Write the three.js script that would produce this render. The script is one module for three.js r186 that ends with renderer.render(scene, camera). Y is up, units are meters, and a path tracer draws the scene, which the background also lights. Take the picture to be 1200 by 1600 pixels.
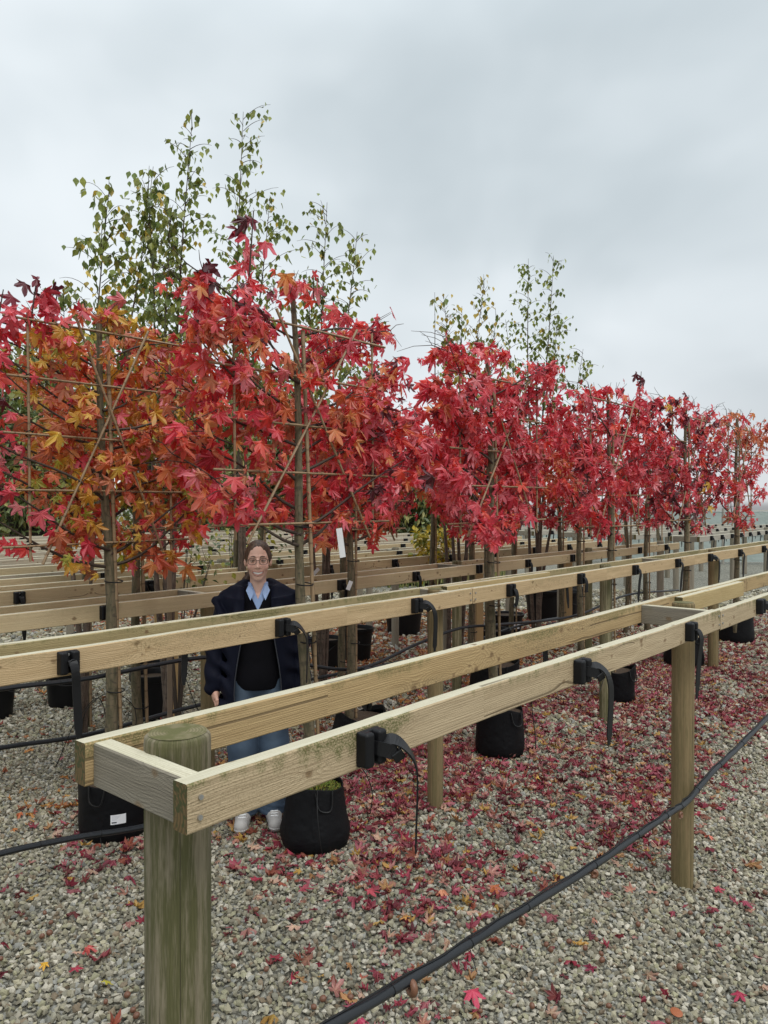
import * as THREE from 'three';
import { RoundedBoxGeometry } from 'three/addons/geometries/RoundedBoxGeometry.js';
import { mergeGeometries } from 'three/addons/utils/BufferGeometryUtils.js';

// ------------------------------------------------------------------ camera, sky, sun, exposure
const scene = new THREE.Scene();
const renderer = new THREE.WebGLRenderer({ antialias: true });
renderer.toneMapping = THREE.LinearToneMapping;
renderer.toneMappingExposure = 1.28;
renderer.shadowMap.enabled = true;
const EYE = 1.95, F = 1202;
const camera = new THREE.PerspectiveCamera((2 * Math.atan(800 / F) * 180) / Math.PI, 0.75, 0.05, 900);
camera.position.set(0, EYE, 0);
camera.rotation.x = -Math.atan(14 / F);

function rng(seed) { let a = seed >>> 0; return () => { a = (a + 0x6d2b79f5) | 0; let t = Math.imul(a ^ (a >>> 15), 1 | a); t = (t + Math.imul(t ^ (t >>> 7), 61 | t)) ^ t; return ((t ^ (t >>> 14)) >>> 0) / 4294967296; }; }
const hash3 = (x, y, z) => { let h = Math.imul(x, 374761393) ^ Math.imul(y, 668265263) ^ Math.imul(z, 2147483647 - 1274126177); h = Math.imul(h ^ (h >>> 13), 1274126177); return ((h ^ (h >>> 16)) >>> 0) / 4294967296; };
const sm = (t) => t * t * (3 - 2 * t);
function noise(x, y, z = 0) {
  const ix = Math.floor(x), iy = Math.floor(y), iz = Math.floor(z), a = sm(x - ix), b = sm(y - iy), c = sm(z - iz), L = (p, q, t) => p + (q - p) * t;
  const pl = (k) => L(L(hash3(ix, iy, k), hash3(ix + 1, iy, k), a), L(hash3(ix, iy + 1, k), hash3(ix + 1, iy + 1, k), a), b);
  return c === 0 ? pl(iz) : L(pl(iz), pl(iz + 1), c);
}
function fbm(x, y, z = 0, o = 4) { let s = 0, a = 0.5, n = 0; for (let i = 0; i < o; i++) { s += a * noise(x, y, z); n += a; a *= 0.5; x *= 2.03; y *= 2.03; z *= 2.03; } return s / n; }
const clamp = (x, a = 0, b = 1) => Math.min(b, Math.max(a, x));
const step = (a, b, x) => sm(clamp((x - a) / (b - a)));
const lerp = (a, b, t) => a + (b - a) * t;
const R = Math.PI / 180;

{ // overcast sky: even cloud layer with faint darker patches
  const w = 1024, h = 512, d = new Float32Array(w * h * 4);
  for (let j = 0; j < h; j++) for (let i = 0; i < w; i++) {
    const el = ((j + 0.5) / h - 0.5) * Math.PI, az = ((i + 0.5) / w) * 2 * Math.PI, y = Math.sin(el), x = Math.cos(el) * Math.cos(az), z = Math.cos(el) * Math.sin(az);
    const k = 1 / (Math.abs(y) * 0.9 + 0.55);
    const wx = fbm(x * 3 + 1, y * 4, z * 3 + 9, 3) - 0.5; let n = fbm(x * k * 1.9 + 7.3 + wx * 0.9, z * k * 1.3 + 2.1 + wx * 0.5, 3.2, 6) * 0.6 + fbm(x * 2.1 + 11, y * 4.4, z * 2.1 + 5, 5) * 0.4;
    n = step(0.33, 0.64, n);
    const lum = y < -0.03 ? 0.25 : 0.59 + 0.66 * Math.pow(clamp((y - 0.5) / 0.5), 1.1);
    const o = (j * w + i) * 4, m = lerp(0.80, 1.13, n), c = lerp(1, 0, n);
    const haze = Math.exp(-Math.max(0, y) * 9);
    d[o] = lum * m * lerp(lerp(1.01, 0.9, c), 1.05, haze); d[o + 1] = lum * m * lerp(lerp(1.085, 1.025, c), 1.07, haze); d[o + 2] = lum * m * lerp(lerp(1.135, 1.10, c), 1.095, haze); d[o + 3] = 1;
  }
  const t = new THREE.DataTexture(d, w, h, THREE.RGBAFormat, THREE.FloatType);
  t.mapping = THREE.EquirectangularReflectionMapping; t.magFilter = THREE.LinearFilter; t.minFilter = THREE.LinearFilter; t.needsUpdate = true;
  scene.background = t; scene.environment = t;
}
const sun = new THREE.DirectionalLight(new THREE.Color(1, 0.96, 0.9), 1.1);
sun.position.set(9, 22, 7); sun.castShadow = true; sun.shadow.radius = 45; sun.shadow.mapSize.set(2048, 2048);
Object.assign(sun.shadow.camera, { left: -18, right: 18, top: 18, bottom: -18, near: 1, far: 70 });
sun.target.position.set(1, 0, -7); scene.add(sun, sun.target);

// ------------------------------------------------------------------ row frame: u along the beds, v across them, away from the lens
const TH = 40.7 * R, SN = Math.sin(TH), CS = Math.cos(TH), PHI = Math.PI / 2 - TH;
const V3 = (x, y, z) => new THREE.Vector3(x, y, z);
const W = (u, v, y = 0) => V3(u * SN - v * CS, y, -(u * CS + v * SN));
const toUV = (x, z) => [x * SN - z * CS, -x * CS - z * SN];
function groundAt(u, v) { return -0.15 * (1 - step(1.7, 2.7, v)) + (fbm(u * 0.9 + 3, v * 0.9 + 8, 0, 3) - 0.5) * 0.05; }

// ------------------------------------------------------------------ names and tags
const used = new Map();
function numbered(n) { const k = used.get(n) ?? 0; used.set(n, k + 1); return k ? n + '_' + String(k).padStart(3, '0') : n; }
function tag(o, label, category, group, kind) { if (label) o.userData.label = label; if (category) o.userData.category = category; if (group) o.userData.group = group; if (kind) o.userData.kind = kind; return o; }
function shade(o) { o.castShadow = o.receiveShadow = true; return o; }
function thing(name, label, category, pos = V3(0, 0, 0), turn = 0, group) { const g = new THREE.Group(); g.name = numbered(name); g.position.copy(pos); g.rotation.y = turn; scene.add(g); return tag(g, label, category, group); }
function part(name, geo, mat, parent) { const m = shade(new THREE.Mesh(geo, mat)); m.name = parent === scene ? numbered(name) : name; parent.add(m); return m; }
function solo(name, geo, mat, label, category, group) { return tag(part(name, geo, mat, scene), label, category, group); }

// ------------------------------------------------------------------ geometry helpers
function tube(pts, radii, seg = 6, caps = true) { // pts: Vector3[], radii: number | number[]
  const n = pts.length, pos = [], uv = [], idx = [], T = V3(), up = V3(), B = V3(), N = V3(); let len = 0;
  N.set(0, 0, 0);
  for (let i = 0; i < n; i++) {
    T.subVectors(pts[Math.min(n - 1, i + 1)], pts[Math.max(0, i - 1)]).normalize();
    if (i === 0) { up.set(0, 1, 0); if (Math.abs(T.y) > 0.9) up.set(1, 0, 0); N.crossVectors(T, up).normalize(); } else N.addScaledVector(T, -N.dot(T)).normalize();
    B.crossVectors(T, N);
    if (i) len += pts[i].distanceTo(pts[i - 1]);
    const r = typeof radii === 'number' ? radii : radii[i];
    for (let j = 0; j <= seg; j++) { const a = (j / seg) * 2 * Math.PI, c = Math.cos(a) * r, s = Math.sin(a) * r; pos.push(pts[i].x + N.x * c + B.x * s, pts[i].y + N.y * c + B.y * s, pts[i].z + N.z * c + B.z * s); uv.push(j / seg, len); }
  }
  const q = seg + 1;
  for (let i = 0; i < n - 1; i++) for (let j = 0; j < seg; j++) { const a = i * q + j; idx.push(a, a + 1, a + q, a + 1, a + q + 1, a + q); }
  if (caps) for (const [i, s] of [[0, 1], [n - 1, -1]]) { const c = pos.length / 3; pos.push(pts[i].x, pts[i].y, pts[i].z); uv.push(0.5, len); for (let j = 0; j < seg; j++) s > 0 ? idx.push(c, i * q + j + 1, i * q + j) : idx.push(c, i * q + j, i * q + j + 1); }
  const g = new THREE.BufferGeometry(); g.setAttribute('position', new THREE.Float32BufferAttribute(pos, 3)); g.setAttribute('uv', new THREE.Float32BufferAttribute(uv, 2)); g.setIndex(idx); g.computeVertexNormals(); return g;
}
const smooth = (pts, n = 24) => new THREE.CatmullRomCurve3(pts, false, 'centripetal').getPoints(n);
const bar = (a, b, r, seg = 6) => tube([a, b], r, seg);
function ribbon(pts, sides, w, th) { // flat strap: sides = unit vectors across the strap, w = width (number or array)
  const n = pts.length, pos = [], idx = [], T = V3(), N = V3();
  for (let i = 0; i < n; i++) {
    T.subVectors(pts[Math.min(n - 1, i + 1)], pts[Math.max(0, i - 1)]).normalize(); const S = sides[i].clone().addScaledVector(T, -sides[i].dot(T)).normalize(); N.crossVectors(T, S);
    const hw = (Array.isArray(w) ? w[i] : w) / 2, ht = th / 2;
    for (const [a, b] of [[-1, -1], [1, -1], [1, 1], [-1, 1]]) pos.push(pts[i].x + S.x * a * hw + N.x * b * ht, pts[i].y + S.y * a * hw + N.y * b * ht, pts[i].z + S.z * a * hw + N.z * b * ht);
  }
  for (let i = 0; i < n - 1; i++) for (let j = 0; j < 4; j++) { const a = i * 4 + j, b = i * 4 + ((j + 1) % 4); idx.push(a, a + 4, b, b, a + 4, b + 4); }
  idx.push(0, 1, 2, 0, 2, 3); const e = (n - 1) * 4; idx.push(e, e + 2, e + 1, e, e + 3, e + 2);
  let g = new THREE.BufferGeometry(); g.setAttribute('position', new THREE.Float32BufferAttribute(pos, 3)); g.setIndex(idx); g = g.toNonIndexed(); g.computeVertexNormals(); return g;
}
function strip(g) { const h = g.index ? g.toNonIndexed() : g; for (const k of Object.keys(h.attributes)) if (!['position', 'normal'].includes(k)) h.deleteAttribute(k); return h; }
const join = (list) => mergeGeometries(list.map(strip));
const joinUV = (list) => mergeGeometries(list.map((g) => (g.index ? g.toNonIndexed() : g)));
const box = (w, h, d, x = 0, y = 0, z = 0) => new THREE.BoxGeometry(w, h, d).translate(x, y, z);
const rbox = (w, h, d, r, x = 0, y = 0, z = 0) => new RoundedBoxGeometry(w, h, d, 2, r).translate(x, y, z);

// ------------------------------------------------------------------ textures and materials
function tex(w, h, fn, srgb = false) {
  const d = new Uint8Array(w * h * 4);
  for (let y = 0; y < h; y++) for (let x = 0; x < w; x++) { const c = fn(x / w, y / h), o = (y * w + x) * 4; for (let k = 0; k < 3; k++) d[o + k] = clamp(Array.isArray(c) ? c[k] : c) * 255; d[o + 3] = 255; }
  const t = new THREE.DataTexture(d, w, h); t.wrapS = t.wrapT = THREE.RepeatWrapping; t.magFilter = THREE.LinearFilter; t.minFilter = THREE.LinearMipmapLinearFilter; t.generateMipmaps = true; t.needsUpdate = true; if (srgb) t.colorSpace = THREE.SRGBColorSpace; return t;
}
const mix3 = (a, b, t) => [lerp(a[0], b[0], t), lerp(a[1], b[1], t), lerp(a[2], b[2], t)];
const toS = (c) => c.map((x) => (x <= 0.0031308 ? x * 12.92 : 1.055 * Math.pow(x, 1 / 2.4) - 0.055)); // linear in, sRGB bytes out
const std = (c, rough = 0.8, extra = {}) => new THREE.MeshStandardMaterial({ color: new THREE.Color().setRGB(...c), roughness: rough, ...extra });
// sawn softwood board, 2.8 m x 0.12 m per repeat
function boardMaps(seed, { pale = [0.56, 0.44, 0.29], dark = [0.36, 0.25, 0.13], algae = 0.5, knots = 9, saw = 0.4, grey = 0.1 }, LW = 2048, LH = 128) {
  const r = rng(seed), K = []; for (let i = 0; i < knots; i++) K.push([r() * 2.8, r() * 0.095, 0.004 + r() * 0.009, r() * 0.3 + 0.7]);
  const oy = r() * 40, ht = new Float32Array(LW * LH); const tilt = (r() - 0.5) * 0.02;
  const col = tex(LW, LH, (a, b) => {
    const x = a * 2.8, y = b * 0.12; let d = 0, kd = 0, ring = 0;
    for (const [kx, ky, kr, ks] of K) { const dx = x - kx, dy = y - ky, q = Math.sqrt(dx * dx * 0.3 + dy * dy); d += 0.024 * ks * Math.exp(-(dx * dx) / 0.0035) * Math.sign(dy || 1) * Math.exp(-Math.abs(dy) / 0.03); const e = Math.sqrt(dx * dx * 0.55 + dy * dy) / kr * (0.7 + 0.7 * fbm(x * 90 + kx, y * 90 + ky, 0, 2)); if (e < 1.6) { kd = Math.max(kd, (1 - step(0.4, 1.6, e)) * ks); ring = Math.sin(e * 11); } }
    const yy = (y + d + tilt * x) + 0.012 * (fbm(x * 0.8 + oy, y * 6, 0, 3) - 0.5);
    let g = yy * 150 + oy; g -= Math.floor(g); const late = Math.pow(g, 2.4);
    const wide = fbm(x * 0.7 + oy, yy * 55, 1, 3), fine = fbm(x * 9 + oy, y * 900, 2, 2), fz = noise(x * 420, y * 420 + oy, 0);
    const chk = fbm(x * 0.55 + oy * 2, yy * 70, 7, 2), crack = step(0.80, 0.825, chk);
    let c = mix3(pale, dark, clamp(late * 0.62 + (1 - wide) * 0.42 + (fine - 0.5) * 0.8));
    c = mix3(c, [0.34, 0.32, 0.27], grey * (0.4 + fbm(x * 2 + 9, y * 20, 3, 3)));
    if (saw) { const p = fbm(x * 2.3 + oy, y * 14, 9, 3); const speck = step(0.62, 0.8, fz) * step(0.45, 0.62, p); c = mix3(c, [0.16, 0.12, 0.06], speck * saw); }
    if (kd) c = mix3(c, ring > 0 ? [0.12, 0.07, 0.03] : [0.21, 0.13, 0.06], kd * 0.95);
    c = mix3(c, [0.10, 0.065, 0.03], crack * 0.7);
    const top = y / 0.095, am = fbm(x * 3.1 + oy, y * 12, 5, 4) + 0.30 * (top - 0.72) * 2, st = fbm(x * 46 + oy, y * 7, 6, 2);
    const al = algae * step(0.52, 0.8, am + (st - 0.5) * 0.4);
    c = mix3(c, [0.115, 0.115, 0.035], clamp(al) * (0.25 + 0.75 * step(0.25, 0.75, fz)));
    ht[Math.round(b * LH) * LW + Math.round(a * LW)] = clamp(0.55 - late * 0.15 + (fine - 0.5) * 0.5 - crack * 0.5 - kd * 0.1 + (fz - 0.5) * 0.25);
    return toS(c);
  }, true);
  const bump = tex(LW, LH, (a, b) => ht[Math.round(b * LH) * LW + Math.round(a * LW)]);
  return { map: col, bumpMap: bump };
}
const mkBoard = (seed, o, k) => new THREE.MeshStandardMaterial({ ...boardMaps(seed, o, k ? 1024 : 2048, k ? 64 : 128), bumpScale: 0.0022, roughness: 0.86 });
const WOOD = {
  front: mkBoard(11, { pale: [0.53, 0.41, 0.25], dark: [0.27, 0.185, 0.095], algae: 0.9, knots: 12, saw: 0.35, grey: 0.1 }),
  back: mkBoard(12, { pale: [0.52, 0.37, 0.18], dark: [0.27, 0.17, 0.07], algae: 0.75, knots: 12, saw: 0.95, grey: 0.05 }),
  mid: mkBoard(13, { pale: [0.58, 0.42, 0.235], dark: [0.34, 0.22, 0.10], algae: 0.25, knots: 9, saw: 0.5, grey: 0.05 }),
  green: mkBoard(14, { pale: [0.38, 0.30, 0.14], dark: [0.235, 0.175, 0.07], algae: 0.8, knots: 9, saw: 0.3, grey: 0.1 }),
  old: mkBoard(15, { pale: [0.62, 0.485, 0.27], dark: [0.41, 0.295, 0.15], algae: 0.2, knots: 10, saw: 0.2, grey: 0.2 }),
  cross: mkBoard(16, { pale: [0.235, 0.20, 0.145], dark: [0.085, 0.068, 0.045], algae: 0.3, knots: 8, saw: 0.2, grey: 0.25 }),
  far: mkBoard(18, { pale: [0.5, 0.40, 0.27], dark: [0.34, 0.26, 0.17], algae: 0.3, knots: 8, saw: 0.1, grey: 0.5 }, 1),
  pale: mkBoard(21, { pale: [0.47, 0.43, 0.36], dark: [0.33, 0.29, 0.24], algae: 0.2, knots: 6, saw: 0.1, grey: 0.6 }, 1),
  top: mkBoard(17, { pale: [0.64, 0.60, 0.45], dark: [0.42, 0.375, 0.24], algae: 0.35, knots: 6, saw: 0.15, grey: 0.25 }),
  splice: mkBoard(19, { pale: [0.52, 0.4, 0.2], dark: [0.36, 0.25, 0.1], algae: 0.2, knots: 5, saw: 0.2, grey: 0.0 }, 1),
};
const woodEnd = new THREE.MeshStandardMaterial({ map: tex(64, 128, (a, b) => { const q = Math.hypot(a * 0.5 + 0.4, (b - 0.3) * 1.2), k = Math.sin(q * 60) * 0.5 + 0.5, n = fbm(a * 8, b * 12, 2, 3); return toS(mix3(mix3([0.15, 0.095, 0.035], [0.09, 0.06, 0.022], k), [0.05, 0.055, 0.015], step(0.45, 0.7, n + (1 - b) * -0.15 + 0.1))); }, true), roughness: 0.9 });
// round post: bark-free timber with drying cracks and green growth; uv = (turn, metres)
function postMaterial(seed, { pale, dark, green, cracks = 6 }) {
  const r = rng(seed), C = []; for (let i = 0; i < cracks; i++) C.push([r(), r() * 0.8, 0.3 + r() * 0.9, 0.0025 + r() * 0.004]);
  const WW = 512, HH = 1024, ht = new Float32Array((WW + 1) * (HH + 1));
  const map = tex(WW, HH, (a, b) => {
    const x = a, y = b * 1.5, per = (k, f, zz, q = a * 2 * Math.PI) => fbm(Math.cos(q) * k + 20, Math.sin(q) * k + 20, y * f + zz, 4);
    const sw = a * 2 * Math.PI + (per(1.5, 2.2, seed + 7) - 0.5) * 0.5, gr = per(15, 1.3, seed, sw), gf = per(34, 4.5, seed + 3, sw), gb = per(1.5, 2.0, seed + 9), g2 = per(6, 6, seed + 5), sp = per(40, 42, seed + 1);
    let c = mix3(pale, dark, clamp((gr - 0.28) * 1.3 + (gf - 0.5) * 1.1 + (sp - 0.5) * 0.5));
    c = mix3(c, mix3([0.105, 0.10, 0.032], [0.05, 0.052, 0.016], clamp(gf * 0.6 + sp * 0.6 - 0.1)), green * step(0.38, 0.6, gb * 0.5 + g2 * 0.4 + (sp - 0.5) * 0.2 + 0.055));
    let ck = 0; for (const [cx, cy, cl, cw] of C) { let dx = Math.abs(x - cx - 0.012 * (fbm(y * 3, cx * 50, 0, 2) - 0.5)); dx = Math.min(dx, 1 - dx); const yy = (y - cy) / cl; if (yy > 0 && yy < 1) ck = Math.max(ck, 1 - step(0.3, 1, dx / (cw * Math.sin(yy * Math.PI) + 1e-4))); }
    c = mix3(c, [0.03, 0.022, 0.012], ck * 0.85);
    ht[Math.round(b * HH) * WW + Math.round(a * WW)] = clamp(0.6 + (gf - 0.5) * 0.6 - ck * 0.6);
    return toS(c);
  }, true);
  return new THREE.MeshStandardMaterial({ map, bumpMap: tex(WW, HH, (a, b) => ht[Math.round(b * HH) * WW + Math.round(a * WW)]), bumpScale: 0.003, roughness: 0.9 });
}
const POST = {
  front: postMaterial(3, { pale: [0.225, 0.19, 0.125], dark: [0.105, 0.088, 0.05], green: 0.9, cracks: 9 }),
  warm: postMaterial(5, { pale: [0.25, 0.18, 0.09], dark: [0.13, 0.09, 0.04], green: 0.45, cracks: 5 }),
  grey: postMaterial(7, { pale: [0.31, 0.27, 0.21], dark: [0.17, 0.145, 0.11], green: 0.25, cracks: 5 }),
  green: postMaterial(9, { pale: [0.29, 0.25, 0.15], dark: [0.16, 0.14, 0.08], green: 0.75, cracks: 4 }),
};
const postTop = new THREE.MeshStandardMaterial({ map: tex(128, 128, (a, b) => { const q = Math.hypot(a - 0.5, b - 0.47), k = Math.sin(q * 120 + fbm(a * 6, b * 6, 0, 2) * 4) * 0.5 + 0.5, n = fbm(a * 5 + 3, b * 5, 2, 4); return toS(mix3(mix3([0.2, 0.17, 0.09], [0.12, 0.105, 0.05], k), [0.085, 0.085, 0.022], step(0.3, 0.62, n) * 0.85)); }, true), roughness: 0.95 });
const dull = (c, rough, spec, extra = {}) => new THREE.MeshPhysicalMaterial({ color: new THREE.Color().setRGB(...c), roughness: rough, specularIntensity: spec, ...extra });
const noiseBump = tex(256, 256, (a, b) => fbm(a * 24, b * 24, 4, 4));
const M = {
  rubber: dull([0.007, 0.007, 0.008], 0.5, 0.5), strap: dull([0.010, 0.010, 0.011], 0.42, 0.6), plastic: dull([0.006, 0.006, 0.007], 0.45, 0.5, { bumpMap: noiseBump, bumpScale: 0.0015 }), bag: dull([0.005, 0.005, 0.006], 0.55, 0.35, { bumpMap: noiseBump, bumpScale: 0.004 }),
  hose: dull([0.014, 0.016, 0.019], 0.36, 0.8), wire: dull([0.012, 0.012, 0.012], 0.5, 0.5), soil: std([0.055, 0.035, 0.02], 1, { bumpMap: noiseBump, bumpScale: 0.01 }), moss: std([0.10, 0.12, 0.02], 1), white: std([0.72, 0.72, 0.72], 0.6), steel: std([0.5, 0.5, 0.5], 0.35, { metalness: 0.9 }),
  stake: std([0.42, 0.28, 0.13], 0.85, { bumpMap: noiseBump, bumpScale: 0.002 }), blue: std([0.03, 0.09, 0.26], 0.6),
};
const caneMat = new THREE.MeshStandardMaterial({ map: tex(64, 512, (a, b) => { const y = b * 2, n = fbm(a * 6, y * 8, 3, 4), node = Math.exp(-Math.pow(((y * 4.3) % 1 - 0.5) * 22, 2)); return toS(mix3(mix3([0.36, 0.25, 0.14], [0.2, 0.13, 0.07], n), [0.1, 0.065, 0.035], node * 0.75)); }, true), roughness: 0.6 });
const barkMat = (seed, a1, a2, a3) => new THREE.MeshStandardMaterial({ map: tex(128, 512, (a, b) => { const q = a * 2 * Math.PI, y = b * 2, n = fbm(Math.cos(q) * 2 + 9, y * 9 + seed, Math.sin(q) * 2 + 9, 4), len = fbm(Math.cos(q) * 1.2 + 4, y * 34 + seed, Math.sin(q) * 1.2, 2); let c = mix3(a1, a2, step(0.3, 0.7, n)); c = mix3(c, a3, step(0.62, 0.75, len) * 0.6); return toS(c); }, true), bumpMap: noiseBump, bumpScale: 0.004, roughness: 0.88 });
const BARK = { gum: barkMat(1, [0.16, 0.125, 0.075], [0.085, 0.075, 0.04], [0.05, 0.04, 0.028]), dark: barkMat(5, [0.085, 0.06, 0.042], [0.045, 0.032, 0.024], [0.02, 0.015, 0.012]), twig: std([0.05, 0.03, 0.022], 0.8), birch: barkMat(8, [0.16, 0.12, 0.09], [0.09, 0.065, 0.05], [0.03, 0.025, 0.02]) };

// ------------------------------------------------------------------ the ground
{
  const n = 150, map = (t) => Math.sign(t) * (Math.abs(t) * 9 + Math.pow(Math.abs(t), 5) * 480), pos = [], uv = [], idx = [];
  for (let j = 0; j <= n; j++) for (let i = 0; i <= n; i++) { const x = map((i / n) * 2 - 1), z = map((j / n) * 2 - 1) - 5, [u, v] = toUV(x, z), far = Math.hypot(x, z); pos.push(x, groundAt(u, v) * (1 - step(15, 30, far)) - 0.006 - 2.6 * step(32, 160, far), z); uv.push(x / 1.3, z / 1.3); }
  for (let j = 0; j < n; j++) for (let i = 0; i < n; i++) { const a = j * (n + 1) + i; idx.push(a, a + n + 1, a + 1, a + 1, a + n + 1, a + n + 2); }
  const g = new THREE.BufferGeometry(); g.setAttribute('position', new THREE.Float32BufferAttribute(pos, 3)); g.setAttribute('uv', new THREE.Float32BufferAttribute(uv, 2)); g.setIndex(idx); g.computeVertexNormals();
  const S = 512, cells = 36, wrap = (k) => ((k % cells) + cells) % cells, vor = (a, b) => { const x = a * cells, y = b * cells, ix = Math.floor(x), iy = Math.floor(y); let b1 = 9, b2 = 9, id = 0; for (let q = -1; q <= 1; q++) for (let p = -1; p <= 1; p++) { const cx = wrap(ix + p), cy = wrap(iy + q), dx = ix + p + hash3(cx, cy, 1) - x, dy = iy + q + hash3(cx, cy, 2) - y, dd = Math.hypot(dx, dy); if (dd < b1) { b2 = b1; b1 = dd; id = hash3(cx, cy, 3); } else if (dd < b2) b2 = dd; } return [b2 - b1, id]; };
  const m = tex(S, S, (a, b) => { const [e, id] = vor(a, b); const k = step(0, 0.22, e); return toS(mix3([0.07, 0.065, 0.05], mix3([0.2, 0.19, 0.15], [0.36, 0.35, 0.29], id), k)); }, true), bm = tex(S, S, (a, b) => step(0, 0.5, vor(a, b)[0]));
  tag(part('ground', g, new THREE.MeshStandardMaterial({ map: m, bumpMap: bm, bumpScale: 0.012, roughness: 0.95 }), scene), 'grey gravel ground of the nursery yard', null, null, 'structure');
}
const inView = (x, z, m) => z < 0.4 && Math.abs(x) < -z * 0.52 + m && Math.hypot(x, z) > 1.7;
{ // loose stones on it
  const r = rng(77), variants = [];
  for (let k = 0; k < 5; k++) {
    const g = k < 3 ? new THREE.OctahedronGeometry(1.12, 0) : new THREE.IcosahedronGeometry(1, 0), p = g.attributes.position, key = new Map();
    for (let i = 0; i < p.count; i++) { const id = [p.getX(i), p.getY(i), p.getZ(i)].map((x) => x.toFixed(2)).join(); if (!key.has(id)) key.set(id, [0.72 + r() * 0.5, 0.7 + r() * 0.5, 0.72 + r() * 0.5]); const s = key.get(id); p.setXYZ(i, p.getX(i) * s[0] * 1.15, p.getY(i) * s[1] * 0.6, p.getZ(i) * s[2] * 0.88); }
    g.computeVertexNormals(); variants.push(g);
  }
  const spots = []; for (let ring = 0; ring < 3; ring++) {
    const [z0, z1, d, s] = [[1.7, 6.4, 0.0195, 0.0131], [6.4, 9.5, 0.032, 0.02], [9.5, 17, 0.06, 0.034]][ring];
    for (let z = -z1; z < -z0; z += d) for (let x = z * 0.52 - 0.25; x < -z * 0.52 + 0.25; x += d) spots.push([x + (r() - 0.5) * d * 1.5, z + (r() - 0.5) * d * 1.5, s]);
  }
  const tones = [[0.28, 0.265, 0.205], [0.21, 0.2, 0.15], [0.35, 0.335, 0.275], [0.15, 0.14, 0.105], [0.3, 0.285, 0.205], [0.24, 0.245, 0.225], [0.18, 0.145, 0.1], [0.40, 0.385, 0.325], [0.25, 0.245, 0.165], [0.22, 0.215, 0.17]];
  const root = thing('gravel', 'loose grey gravel chippings covering the yard', null); root.userData.kind = 'stuff';
  const per = variants.map(() => []); spots.forEach((s) => per[Math.floor(r() * 5)].push(s));
  const mat = std([1, 1, 1], 0.85, { flatShading: true }), M4 = new THREE.Matrix4(), Q = new THREE.Quaternion(), E = new THREE.Euler(), c = new THREE.Color();
  per.forEach((list, k) => {
    const im = shade(new THREE.InstancedMesh(variants[k], mat, list.length)); im.name = 'chippings'; im.userData.kind = 'stuff';
    list.forEach(([x, z, s], i) => { const [u, v] = toUV(x, z), q = s * (0.5 + r() * 0.95); E.set((r() - 0.5) * 2.2, r() * 6.3, (r() - 0.5) * 2.2); M4.compose(V3(x, groundAt(u, v) + q * (r() * 0.95 - 0.2), z), Q.setFromEuler(E), V3(q, q, q)); im.setMatrixAt(i, M4); const t = tones[Math.floor(r() * tones.length)], b = 1.13 * (0.82 + r() * 0.36) * lerp(0.85, 1.12, fbm(x * 1.1 + 9, z * 1.1, 0, 3)); c.setRGB(t[0] * b * 1.03, t[1] * b * 0.99, t[2] * b * 0.95); im.setColorAt(i, c); });
    root.add(im);
  });
}

// ------------------------------------------------------------------ leaves
function starLeaf(seed, curl, crumple = 0) { // five-lobed leaf, stalk at the origin, middle lobe towards -y, face towards +z, about 1 across
  const r = rng(seed), P = [], C = []; const lobes = [[-112, 0.36], [-55, 0.5], [0, 0.58], [55, 0.5], [112, 0.36]];
  const put = (ang, rad, c, fold) => { const a = ang * R, x = Math.sin(a) * rad, y = -Math.cos(a) * rad; P.push([x, y, -curl * rad * rad * 1.6 + crumple * (r() - 0.5) * 0.3 + (fold ? -0.045 : 0)]); C.push(c); };
  put(0, 0, 1.12); put(180, 0.06, 1.1);
  lobes.forEach(([a, l], i) => { a += (r() - 0.5) * 9; l *= 0.88 + r() * 0.2; put(a - 19, l * 0.55, 0.93, 1); put(a - 11, l * 0.77, 0.95, 1); put(a + (r() - 0.5) * 5, l, 0.84); put(a + 11, l * 0.77, 1.0, 1); put(a + 19, l * 0.55, 1.0, 1); if (i < 4) put(a + 28, 0.215, 0.92); });
  put(180, 0.06, 1.1);
  const pos = [], col = [], n = P.length; // midribs raised: the fan's fold
  for (let i = 1; i < n - 1; i++) for (const k of [0, i, i + 1]) { pos.push(...P[k]); const c = C[k]; col.push(c, c * (k === 0 ? 1.25 : 1), c); }
  const g = new THREE.BufferGeometry(); g.setAttribute('position', new THREE.Float32BufferAttribute(pos, 3)); g.setAttribute('color', new THREE.Float32BufferAttribute(col, 3)); g.computeVertexNormals(); return g;
}
const STAR = [0, 1, 2, 3, 4, 5, 6, 7, 8].map((k) => starLeaf(30 + k, [0.25, 0.5, 0.95, 0.1, 0.75, 0.4, 1.25, -0.3, 0.6][k], [0.15, 0.3, 0.4, 0.2, 0.6, 0.3, 0.5, 0.45, 0.75][k]));
const DRY = [0, 1, 2, 3].map((k) => starLeaf(60 + k, [0.15, -0.35, 0.55, -0.6][k], [0.45, 0.6, 0.65, 0.7][k]));
const leafMat = (c, extra = {}) => new THREE.MeshPhysicalMaterial({ color: new THREE.Color().setRGB(...c), roughness: 0.5, transmission: 0.46, thickness: 0, side: THREE.DoubleSide, vertexColors: true, ...extra });
const hex = (s) => { const c = new THREE.Color(s); return [c.r, c.g, c.b]; };
const HUES = { crimson: ['#d6364c', '#de4458', '#c02a3e', '#e26272', '#e67c88', '#da4a50'], scarlet: ['#dc3c38', '#e25040', '#d63644'], maroon: ['#6a1a2a', '#7c2032', '#581822'], orange: ['#d8683f', '#dc7a48', '#d05c40', '#dc8850'], dusty: ['#c87658', '#c4664c'], gold: ['#d89c38', '#e0ae48', '#cc8c34'], lime: ['#97902c', '#a89a34'] };
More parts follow.
